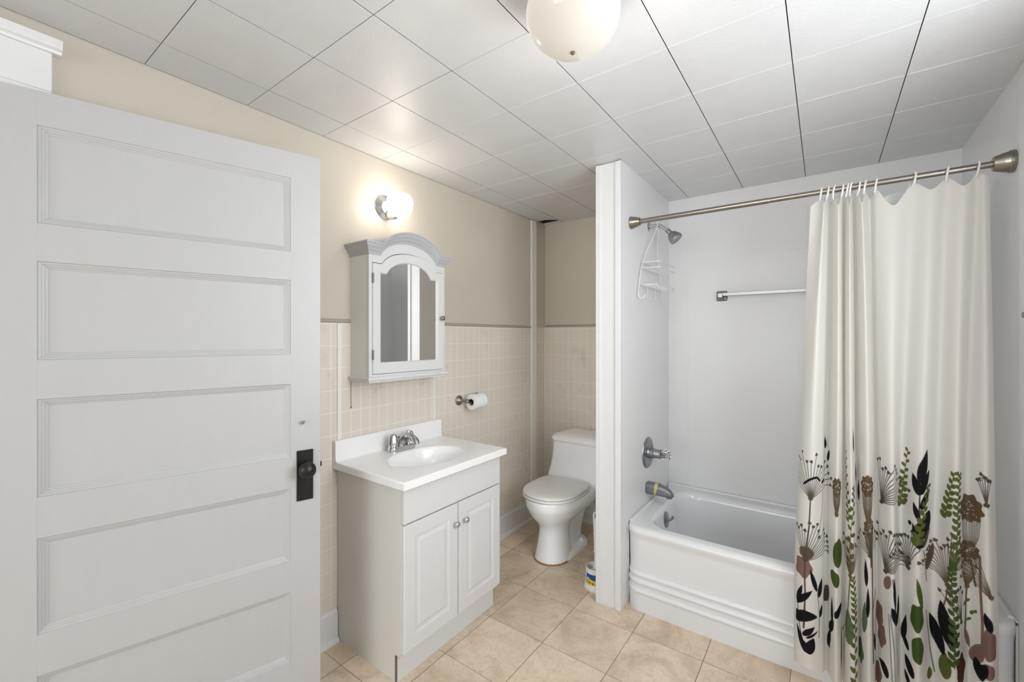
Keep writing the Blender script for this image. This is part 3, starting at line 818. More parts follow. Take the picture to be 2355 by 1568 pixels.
# ================================================================== TOILET
def toilet():
    cx = -1.362
    root = thing('toilet', (cx, 2.45, 0), 'white one-piece toilet in the alcove, lid closed', 'toilet')
    n = 48
    def loop(z, hw, ya, yb, p=2.25, q=None):
        """plan outline: elongated, the widest place nearer the front"""
        L = []; ym = ya+(yb-ya)*0.5; h = (yb-ya)/2
        for k in range(n):
            a = 2*PI*k/n; c, s = math.cos(a), math.sin(a)
            pp = p if s < 0 else (q or p)
            L.append((cx+hw*math.copysign(abs(c)**(2/pp), c), ym+h*math.copysign(abs(s)**(2/pp), s), z))
        return L
    b = MB()
    loops = [loop(0.0, .106, 2.180, 2.440), loop(0.012, .106, 2.179, 2.440), loop(0.03, .101, 2.184, 2.436), loop(0.08, .091, 2.194, 2.430), loop(0.14, .083, 2.204, 2.430), loop(0.185, .080, 2.206, 2.44),
             loop(0.215, .086, 2.194, 2.48, 2.2, 3), loop(0.240, .108, 2.172, 2.56, 2.2, 3), loop(0.268, .136, 2.146, 2.64, 2.2, 3.5), loop(0.300, .160, 2.124, 2.72, 2.2, 3.5), loop(0.322, .170, 2.114, 2.76, 2.2, 4), loop(0.327, .1765, 2.109, 2.77, 2.2, 4),
             loop(0.345, .181, 2.103, 2.80, 2.2, 4), loop(0.372, .183, 2.101, 2.82, 2.2, 4), loop(0.383, .181, 2.103, 2.82, 2.2, 4), loop(0.388, .174, 2.110, 2.815, 2.2, 4)]
    b.loft(loops)
    obj('bowl', b, 'porcelain', root, 60)
    # trapway and floor flange behind the pedestal
    t = MB()
    fl = lambda z, hw, a, bb: rrect(cx-hw, cx+hw, a, bb, z, min(hw*0.95, 0.1), 8)
    t.loft([fl(0, .112, 2.24, 2.635), fl(0.014, .112, 2.24, 2.635), fl(0.030, .104, 2.25, 2.625), fl(0.036, .09, 2.26, 2.61)])
    t.loft([fl(0.03, .062, 2.36, 2.60), fl(0.10, .056, 2.38, 2.62), fl(0.18, .056, 2.40, 2.66), fl(0.26, .07, 2.42, 2.74), fl(0.33, .11, 2.42, 2.80)])
    obj('trapway', t, 'porcelain', root, 50)
    for s in (-1, 1):
        obj('bolt_cap', MB().lathe([(0.017, 0), (0.017, 0.008), (0.014, 0.018), (0.008, 0.023), (0, 0.024)], (cx+s*0.086, 2.52, 0.032), (0, 0, 1), 20), 'plastic_white', root, 50)
    # tank flowing down into the deck
    k = MB()
    tl = lambda z, hw, a, r=.05: rrect(cx-hw, cx+hw, a, 2.845, z, (r, r, .02, .02), 8)
    k.loft([tl(0.335, .165, 2.60, .09), tl(0.375, .196, 2.535, .09), tl(0.392, .204, 2.518, .085), tl(0.405, .205, 2.530, .07), tl(0.43, .201, 2.553), tl(0.47, .197, 2.572), tl(0.52, .196, 2.588), tl(0.58, .198, 2.602), tl(0.622, .201, 2.611), tl(0.630, .198, 2.614)])
    obj('tank', k, 'porcelain', root, 60)
    l = MB()
    ll = lambda z, i: rrect(cx-.209+i, cx+.209-i, 2.600+i, 2.855-min(i, .02), z, (.055, .055, .02, .02), 8)
    l.loft([ll(0.632, .008), ll(0.634, .002), ll(0.640, .0), ll(0.656, .0), ll(0.668, .008), ll(0.677, .026), ll(0.683, .060), ll(0.685, .10)])
    obj('tank_lid', l, 'porcelain', root, 60)
    # seat ring and lid
    def so(z, i, yb=2.52): 
        return loop(z, .180-i, 2.103+i, yb-i*0.5, 2.15, 5)
    s = MB().loft([so(0.389, .006), so(0.391, .001), so(0.396, .0), so(0.403, .002), so(0.406, .008)])
    obj('seat', s, 'plastic_white', root, 60)
    s = MB().loft([so(0.4075, .008), so(0.409, .003), so(0.414, .002), so(0.420, .005), so(0.4245, .014), so(0.427, .034), so(0.4285, .07)])
    obj('seat_lid', s, 'plastic_white', root, 60)
    # rusty old caulk at the foot
    pts = []
    for q in range(0, 36):
        a = PI*0.90+q*PI*1.05/35
        pts.append((cx+.110*math.cos(a), 2.31+.134*math.sin(a), 0.002))
    st = MB().tube(pts, [0.004+0.003*abs(math.sin(i*1.7)) for i in range(len(pts))], 6)
    obj('base_caulk', st, 'stain', root, 40, label='rust-brown caulk stain at the foot')
toilet()
# shut-off valve behind the toilet
mb = MB().tube([(-1.205, 2.862, 0.19), (-1.205, 2.80, 0.19)], 0.007, 10)
mb.lathe([(0.02, 0), (0.02, 0.003), (0.008, 0.006)], (-1.205, 2.862, 0.19), (0, -1, 0), 20)
mb.lathe([(0.010, 0), (0.010, 0.03)], (-1.205, 2.80, 0.177), (0, 0, 1), 14)
mb.lathe([(0.018, 0), (0.018, 0.010), (0, 0.011)], (-1.205, 2.795, 0.19), (0, -1, 0), 12)
mb.tube([(-1.205, 2.80, 0.205), (-1.207, 2.815, 0.26), (-1.215, 2.825, 0.30), (-1.222, 2.825, 0.327)], 0.005, 8)
tag(obj('supply_valve', mb, 'nickel', None, 40), 'dull metal water valve and supply tube low behind the toilet', 'valve')

# toilet brush and holder
def brush():
    c = Vector((-1.004, 2.148, 0))
    h = thing('brush_holder', tuple(c), 'white plastic toilet brush holder with blue and yellow label beside the partition', 'brush holder')
    mb = MB().lathe([(0.0, 0.0), (0.058, 0.0), (0.0605, 0.004), (0.0605, 0.014), (0.056, 0.024), (0.0525, 0.034), (0.051, 0.095), (0.0505, 0.112), (0.0475, 0.114), (0.0455, 0.110), (0.046, 0.03), (0.0, 0.028)], c, (0, 0, 1), 40)
    obj('cup', mb, 'plastic_white', h, 40)
    lb = MB(); n = 16; a0, a1 = math.radians(-128), math.radians(-40)
    ring = lambda z, r: [c+Vector((r*math.cos(a0+(a1-a0)*k/n), r*math.sin(a0+(a1-a0)*k/n), z)) for k in range(n+1)]
    r0, r1 = ring(0.033, 0.0535), ring(0.089, 0.0520)
    r2, r3 = ring(0.033, 0.0528), ring(0.089, 0.0513)
    lb.loft([r0, r1, r3, r2, r0], False, False, closed=False)
    lo = obj('label', lb, 'label', h, 30, label='blue and yellow paper label')
    ov = MB(); q = math.radians(-112)
    pts = []
    for k in range(20):
        aa = q+0.13*math.cos(2*PI*k/20); z = 0.066+0.006*math.sin(2*PI*k/20)
        pts.append(c+Vector((0.0533*math.cos(aa), 0.0533*math.sin(aa), z)))
    ov.add(pts, [tuple(range(20))])
    obj('label_oval', ov, plain('pale_label_oval', srgb(200, 222, 220), 0.5), lo, 0)
    b = thing('toilet_brush', (c.x+0.003, c.y, 0.03), 'white plastic toilet brush with looped handle standing in its holder', 'brush')
    tilt = Vector((-0.012, -0.004, 1)).normalized()
    p0 = Vector((c.x+0.001, c.y+0.004, 0.10))
    mb = MB().lathe([(0.016, 0), (0.014, 0.012), (0.008, 0.030), (0.0075, 0.085), (0.011, 0.088), (0.011, 0.094), (0.0085, 0.097), (0.0095, 0.18), (0.0115, 0.27)], p0, tilt, 20)
    top = p0+tilt*0.27
    u = Vector((1, 0, 0))
    lp = [top+tilt*0.0+u*0.008, top+tilt*0.018+u*0.0085, top+tilt*0.030+u*0.006, top+tilt*0.034, top+tilt*0.030-u*0.006, top+tilt*0.018-u*0.0085, top+tilt*0.0-u*0.008]
    mb.tube(lp, 0.0042, 10)
    obj('handle', mb, 'plastic_white', b, 50)
    mb = MB().lathe([(0.004, 0), (0.030, 0.006), (0.034, 0.03), (0.030, 0.055), (0.016, 0.068)], (c.x+0.002, c.y+0.002, 0.034), (0, 0, 1), 24)
    obj('bristles', mb, plain('bristles', (0.7, 0.7, 0.7, 1), 0.9, bump=0.8, bscale=300), b, 50)
brush()

# ================================================================== BATHTUB
def tub():
    root = thing('bathtub', ((PX1+RX)/2, 2.45, 0), 'glossy white enamel bathtub with ridged apron, behind the curtain', 'bathtub')
    X0, X1, Y1 = PX1+0.002, RX-0.002, TB-0.002
    yf = 2.080; R = 0.075; rim = 0.412
    n = 10
    def outer(z, dy, r=R, ins=0.0, extra=0.05):
        # front corners swing back to the walls (bowed apron)
        return rrect(X0+ins, X1-ins, yf+dy, Y1-ins, z, (r, r, 0.004, 0.004), n)
    prof = [(0.0, 0.006), (0.085, 0.004), (0.092, -0.001), (0.100, -0.004), (0.108, -0.001), (0.113, 0.006), (0.130, 0.006), (0.136, 0.001), (0.144, -0.002), (0.152, 0.001), (0.157, 0.009), (0.168, 0.009), (0.173, 0.005), (0.180, 0.003), (0.187, 0.007), (0.192, 0.014), (0.22, 0.015),
            (0.345, 0.011), (0.365, 0.006), (0.378, 0.001), (0.388, -0.001), (0.397, 0.0), (0.406, 0.006), (0.411, 0.016)]
    loops = [outer(z, dy) for z, dy in prof]
    loops.append(rrect(X0+0.012, X1-0.012, yf+0.030, Y1-0.008, rim, (R, R, .02, .02), n))
    def inner(z, l, r, f, b, rad): return rrect(X0+l, X1-r, yf+f, Y1-b, z, rad, n)
    loops += [inner(rim+0.0005, .075, .075, .055, .075, (.13, .13, .13, .13)),
              inner(rim-0.003, .086, .088, .064, .088, (.125,)*4), inner(rim-0.012, .094, .098, .071, .097, (.12,)*4),
              inner(rim-0.035, .101, .110, .077, .104, (.12,)*4), inner(0.25, .118, .16, .092, .117, (.12,)*4), inner(0.14, .135, .215, .110, .133, (.13,)*4),
              inner(0.095, .155, .245, .130, .153, (.14,)*4), inner(0.075, .20, .30, .18, .20, (.12,)*4), inner(0.070, .28, .40, .26, .28, (.06,)*4)]
    obj('tub_shell', MB().loft(loops, True, True), 'enamel', root, 50)
    # raised lip along the walls
    lp = MB().tube([(X0+0.010, 2.15, rim), (X0+0.010, Y1-0.02, rim), (X0+0.02, Y1-0.010, rim), (X1-0.02, Y1-0.010, rim), (X1-0.010, Y1-0.02, rim), (X1-0.010, 2.15, rim)], 0.009, 10)
    obj('wall_lip', lp, 'enamel', root, 60)
    oc = Vector((X0+0.103, 2.425, 0.345))
    ov = MB().lathe([(0.043, 0), (0.043, 0.003), (0.039, 0.007), (0.028, 0.008), (0.012, 0.009), (0.0, 0.009)], oc, (1, 0, 0.12), 30)
    o = obj('overflow_plate', ov, 'dull_chrome', root, 40, label='round tarnished overflow plate with lever')
    lv = MB().tube([oc+Vector((0.006, 0, 0)), oc+Vector((0.020, 0.002, 0.0)), oc+Vector((0.032, 0.008, 0.010)), oc+Vector((0.036, 0.012, 0.022))], [0.007, 0.006, 0.006, 0.008], 10)
    obj('trip_lever', lv, 'grey_metal', o, 50)
tub()

def tub_fixtures():
    v = thing('shower_valve', (PX1, 2.43, 0.700), 'round grey shower valve with clear knob on the partition above the tub', 'valve')
    c = Vector((PX1, 2.432, 0.700))
    obj('valve_plate', MB().lathe([(0.088, 0), (0.088, 0.003), (0.084, 0.008), (0.066, 0.012), (0.056, 0.012), (0.052, 0.009), (0.036, 0.010), (0.030, 0.018)], c, (1, 0, 0), 44), 'dull_chrome', v, 40)
    obj('stem', MB().lathe([(0.030, 0.014), (0.030, 0.038), (0.026, 0.040), (0.024, 0.070), (0.027, 0.072), (0.027, 0.078), (0.0, 0.079)], c, (1, 0, 0), 30), 'dull_chrome', v, 40)
    n = 24; loops = []
    for r, h in ((0.020, 0.080), (0.030, 0.086), (0.033, 0.100), (0.030, 0.116), (0.022, 0.124), (0.0001, 0.126)):
        loops.append([(c.x+h, c.y+r*(1+0.09*math.cos(6*2*PI*k/n))*math.cos(2*PI*k/n), c.z+r*(1+0.09*math.cos(6*2*PI*k/n))*math.sin(2*PI*k/n)) for k in range(n)])
    obj('clear_knob', MB().loft(loops), 'acrylic', v, 30, label='clear faceted acrylic knob')
    obj('knob_screw', MB().lathe([(0.010, 0.079), (0.010, 0.100), (0.006, 0.104), (0, 0.104)], c, (1, 0, 0), 16), 'nickel', v, 40)
    s = thing('tub_spout', (PX1, 2.425, 0.502), 'dull grey tub spout wrapped with a strip of yellowed tape', 'spout')
    sec = [(0.0, .030, -.030, .034), (0.008, .031, -.031, .035), (0.060, .029, -.031, .034), (0.100, .026, -.031, .026), (0.128, .023, -.031, .010), (0.140, .019, -.028, -.006), (0.146, .012, -.024, -.014)]
    loops = []
    for d, hw, zl, zh in sec:
        q = rrect(-hw, hw, zl, zh, 0, min(hw, (zh-zl)/2)*0.7, 5)
        loops.append([(PX1+d, 2.425+a, 0.502+b) for a, b, _ in q])
    obj('spout_body', MB().loft(loops), 'grey_metal', s, 40)
    obj('outlet', MB().lathe([(0.015, 0), (0.016, 0.008), (0.012, 0.008), (0.012, 0.002), (0, 0.002)], (PX1+0.122, 2.425, 0.474), (0, 0, -1), 20), 'grey_metal', s, 40)
    obj('diverter_pin', MB().lathe([(0.0028, 0), (0.0028, 0.012), (0.006, 0.014), (0.006, 0.018), (0, 0.019)], (PX1+0.112, 2.425, 0.520), (0.2, 0, 1), 14), 'dull_chrome', s, 40)
    loops = []
    for d0, k in ((0.044, 1.03), (0.062, 1.03)):
        q = rrect(-.0305, .0305, -.0322, .0352, 0, .021, 5)
        loops.append([(PX1+d0+(0.006 if b > 0 else -0.004*(1 if d0 > .05 else -1)), 2.425+a, 0.502+b) for a, b, _ in q])
    obj('tape_wrap', MB().loft(loops, False, False), 'tape', s, 40, label='yellowed tape strip')
    h = thing('wall_shower', (PX1, 2.455, 1.99), 'grey chrome shower head on a bent arm under the curtain rod', 'shower head')
    y, z = 2.455, 1.992
    obj('wall_flange', MB().lathe([(0.028, 0), (0.028, 0.003), (0.022, 0.009), (0.011, 0.012)], (PX1, y, z), (1, 0, 0), 28), 'chrome', h, 40)
    obj('arm', MB().tube([(PX1+0.004, y, z), (PX1+0.040, y, z+0.001), (PX1+0.062, y, z-0.003), (PX1+0.078, y, z-0.014), (PX1+0.112, y, z-0.044)], 0.0105, 16), 'chrome', h, 50)
    dv = Vector((0.66, 0, -0.75))
    obj('ball_joint', MB().lathe([(0.013, -0.012), (0.014, 0.006), (0.012, 0.010), (0.012, 0.016)], (PX1+0.112, y, z-0.044), dv, 20), 'dull_chrome', h, 40)
    obj('spray_head', MB().lathe([(0.012, 0.012), (0.022, 0.020), (0.030, 0.034), (0.036, 0.052), (0.0375, 0.062), (0.036, 0.066), (0.033, 0.064), (0.0, 0.063)], (PX1+0.112, y, z-0.044), dv, 32), 'dull_chrome', h, 40)
tub_fixtures()

def caddy():
    r0 = 0.0024
    root = thing('shower_caddy', (PX1+0.02, 2.455, 1.60), 'white wire shower caddy hanging from the shower arm', 'shower caddy')
    xw = PX1+0.012; yc = 2.455; xa = PX1+0.055
    fr = MB()
    for s in (-1, 1):
        pts = [(xa, yc+s*0.012, 2.006), (xa-0.004, yc+s*0.014, 1.975), (xw+0.022, yc+s*0.05, 1.90), (xw+0.006, yc+s*0.105, 1.82), (xw, yc+s*0.165, 1.72), (xw, yc+s*0.205, 1.60), (xw+0.002, yc+s*0.208, 1.578), (xw+0.010, yc+s*0.204, 1.566), (xw+0.022, yc+s*0.198, 1.566), (xw+0.034, yc+s*0.192, 1.582)]
        fr.tube(pts, 0.003, 8)
    fr.tube([(xa, yc-0.012, 2.006), (xa, yc, 2.010), (xa, yc+0.012, 2.006)], 0.003, 8)
    obj('hanger_frame', fr, 'wire_white', root, 50)
    obj('hanger_clip', MB().box(xa-0.006, xa+0.006, yc-0.014, yc+0.014, 1.972, 1.978, 0.001), 'wire_white', root, 30)
    for name, z, hy, dep, wires, lipz in (('basket', 1.735, 0.150, 0.095, 6, 0.03), ('soap_tray', 1.640, 0.175, 0.085, 8, 0.0)):
        b = MB()
        for zz in ([z, z+lipz] if lipz else [z]):
            b.tube([(xw, yc-hy, zz), (xw+dep, yc-hy+0.015, zz), (xw+dep, yc+hy-0.015, zz), (xw, yc+hy, zz)], r0, 8, closed=True)
        for k in range(wires):
            yy = yc-hy+0.03+(2*hy-0.06)*k/(wires-1)
            b.tube([(xw, yy, z), (xw+dep, yy, z)], 0.0018, 6)
        if not lipz:
            zig = []
            for k in range(17):
                zig.append((xw+dep, yc-hy+0.015+(2*hy-0.03)*k/16, z-0.026 if k % 2 else z))
            b.tube(zig, 0.0018, 6)
        obj(name, b, 'wire_white', root, 50)
    for yy in (yc-0.06, yc+0.08):
        hk = MB().tube([(xw, yy, 1.64), (xw, yy, 1.575), (xw+0.008, yy, 1.566), (xw+0.018, yy, 1.572)], 0.0018, 6)
        obj('washcloth_hook', hk, 'wire_white', root, 50)
caddy()

def towel_bar():
    root = thing('towel_bar', (-0.195, TB, 1.604), 'bright square towel bar with grey brackets on the wall behind the tub', 'towel bar')
    z = 1.606
    for x in (-0.500, 0.110):
        q = [[(x+a, TB-d, z+b) for a, b, _ in rrect(-w, w, -w*1.0, w*1.0, 0, .008, 4)] for d, w in ((0, .030), (.006, .030), (.010, .026), (.014, .018), (.052, .014), (.060, .014), (.062, .012))]
        obj('bracket', MB().loft(q), 'dull_chrome', root, 35, label='grey end bracket')
    obj('bar', MB().box(-0.505, 0.115, TB-0.056, TB-0.038, z-0.004, z+0.014, 0.002), 'bright_bar', root, 30)
towel_bar()
mb = MB().lathe([(0.010, 0), (0.010, 0.004), (0.005, 0.006), (0.005, 0.012), (0.009, 0.015), (0.009, 0.021), (0, 0.022)], (RX, 2.012, 1.425), (-1, 0, 0), 18)
tag(obj('wall_hook', mb, 'dull_chrome', None, 45), 'small grey hook at the right frame edge on the white strip', 'hook')

# ================================================================== ROD, RINGS, CURTAIN, LINER
RY, RZ, RR = 2.170, 1.952, 0.0125
def rod():
    root = thing('curtain_rod', ((PX1+RX)/2, RY, RZ), 'aged nickel tension curtain rod between partition and right wall', 'curtain rod')
    obj('outer_tube', MB().lathe([(RR, 0.03), (RR, 0.62), (RR-0.001, 0.622)], (PX1, RY, RZ), (1, 0, 0), 24), 'nickel', root, 40)
    obj('inner_tube', MB().lathe([(RR-0.0016, 0.60), (RR-0.0016, RX-PX1-0.052), (RR-0.003, RX-PX1-0.050)], (PX1, RY, RZ), (1, 0, 0), 24), 'nickel', root, 40)
    pr = [(0.031, 0), (0.0325, 0.002), (0.0325, 0.008), (0.030, 0.014), (0.029, 0.016), (0.0275, 0.024), (0.0268, 0.026), (0.0205, 0.046), (0.0195, 0.050), (0.017, 0.052), (0.013, 0.052)]
    obj('end_flange', MB().lathe(pr, (PX1, RY, RZ), (1, 0, 0), 32), 'nickel', root, 35)
    pr2 = [(0.037, 0), (0.038, 0.003), (0.037, 0.012), (0.0345, 0.014), (0.032, 0.026), (0.0312, 0.028), (0.025, 0.046), (0.023, 0.050), (0.010, 0.051), (0.008, 0.053), (0.008, 0.064)]
    obj('end_flange', MB().lathe(pr2, (RX, RY, RZ), (-1, 0, 0), 32), 'nickel', root, 35)
rod()

RINGS = [-0.010, 0.010, 0.035, 0.058, 0.074, 0.088, 0.108, 0.130, 0.163, 0.268, 0.360, 0.433]
ORD = ['leftmost', 'second', 'third', 'fourth', 'fifth', 'sixth', 'seventh', 'eighth', 'ninth', 'tenth', 'eleventh', 'rightmost']
ring0 = None
for k, x in enumerate(RINGS):
    lab = 'white curtain ring on the rod, %s' % (ORD[k]+' of twelve' if k in (0, 11) else ORD[k]+' from the left')
    if ring0 is None:
        n = 36
        pts = []
        for q in range(n):
            a = 2*PI*q/n
            pts.append((0.004*math.sin(a), 0.0185*math.cos(a), (0.024 if math.sin(a) > 0 else 0.029)*math.sin(a)))
        mb = MB().tube(pts, 0.0036, 10, closed=True)
        ring0 = obj('curtain_ring', mb, plain('ring_plastic', (0.74, 0.72, 0.68, 1), 0.35), None, 60)
        o = ring0
    else:
        o = ring0.copy(); COL.objects.link(o)
    o.location = (x, RY, RZ-0.0075); o.rotation_euler = (0, 0, 0.25*math.sin(k*2.3))
    tag(o, lab, 'curtain ring', 'white curtain rings on the shower rod')

# curtain: nodes from left to right (x_top, y_top, sag, x_bottom, y_bottom)
CN = [(-0.045, 2.172, .030, -0.098, 2.066), (-0.010, 2.170, .000, -0.088, 2.012), (0.000, 2.138, .030, -0.045, 1.992), (0.010, 2.172, .000, -0.008, 2.028),
      (0.022, 2.200, .030, 0.006, 2.066), (0.035, 2.170, .000, 0.020, 2.034), (0.046, 2.138, .045, 0.036, 2.000), (0.058, 2.172, .000, 0.050, 2.030),
      (0.066, 2.198, .030, 0.057, 2.066), (0.074, 2.170, .000, 0.066, 2.018), (0.081, 2.136, .050, 0.085, 1.996), (0.088, 2.172, .000, 0.101, 2.030),
      (0.098, 2.200, .030, 0.108, 2.068), (0.108, 2.170, .000, 0.116, 2.026), (0.119, 2.138, .050, 0.133, 2.004), (0.130, 2.172, .000, 0.149, 2.036),
      (0.147, 2.196, .030, 0.156, 2.066), (0.163, 2.170, .000, 0.168, 2.034), (0.212, 2.150, .075, 0.196, 1.998), (0.268, 2.172, .000, 0.224, 2.062),
      (0.315, 2.152, .035, 0.262, 2.008), (0.360, 2.172, .000, 0.305, 2.064), (0.398, 2.150, .040, 0.348, 2.010), (0.433, 2.172, .000, 0.392, 2.064),
      (0.447, 2.164, .006, 0.430, 2.012), (0.462, 2.172, .012, 0.457, 2.044)]
def spline(P, t):
    P = np.asarray(P, float); n = len(P)
    i = np.clip(np.floor(t).astype(int), 0, n-2); f = (t-i)[:, None]
    p0 = P[np.clip(i-1, 0, n-1)]; p1 = P[i]; p2 = P[i+1]; p3 = P[np.clip(i+2, 0, n-1)]
    return 0.5*((2*p1)+(-p0+p2)*f+(2*p0-5*p1+4*p2-p3)*f*f+(-p0+3*p1-3*p2+p3)*f**3)
C_ZB, C_ZP = 0.045, 1.06       # hem, top of the printed zone
def curtain_param(NS=760):
    A = np.array(CN); tt = np.linspace(0, len(CN)-1, 6000)
    B = spline(A[:, 3:5], tt)
    s = np.r_[0, np.cumsum(np.hypot(*np.diff(B, axis=0).T))]
    S = np.linspace(0, s[-1], NS)
    t = np.interp(S, s, tt)
    return A, t, S
def curtain_pos(A, t, z):
    """cloth point for each node parameter t at nominal height z (array)"""
    Q = spline(A, t)
    h = np.clip((z-C_ZB)/(1.93-C_ZB), 0, 1)
    return Q, h
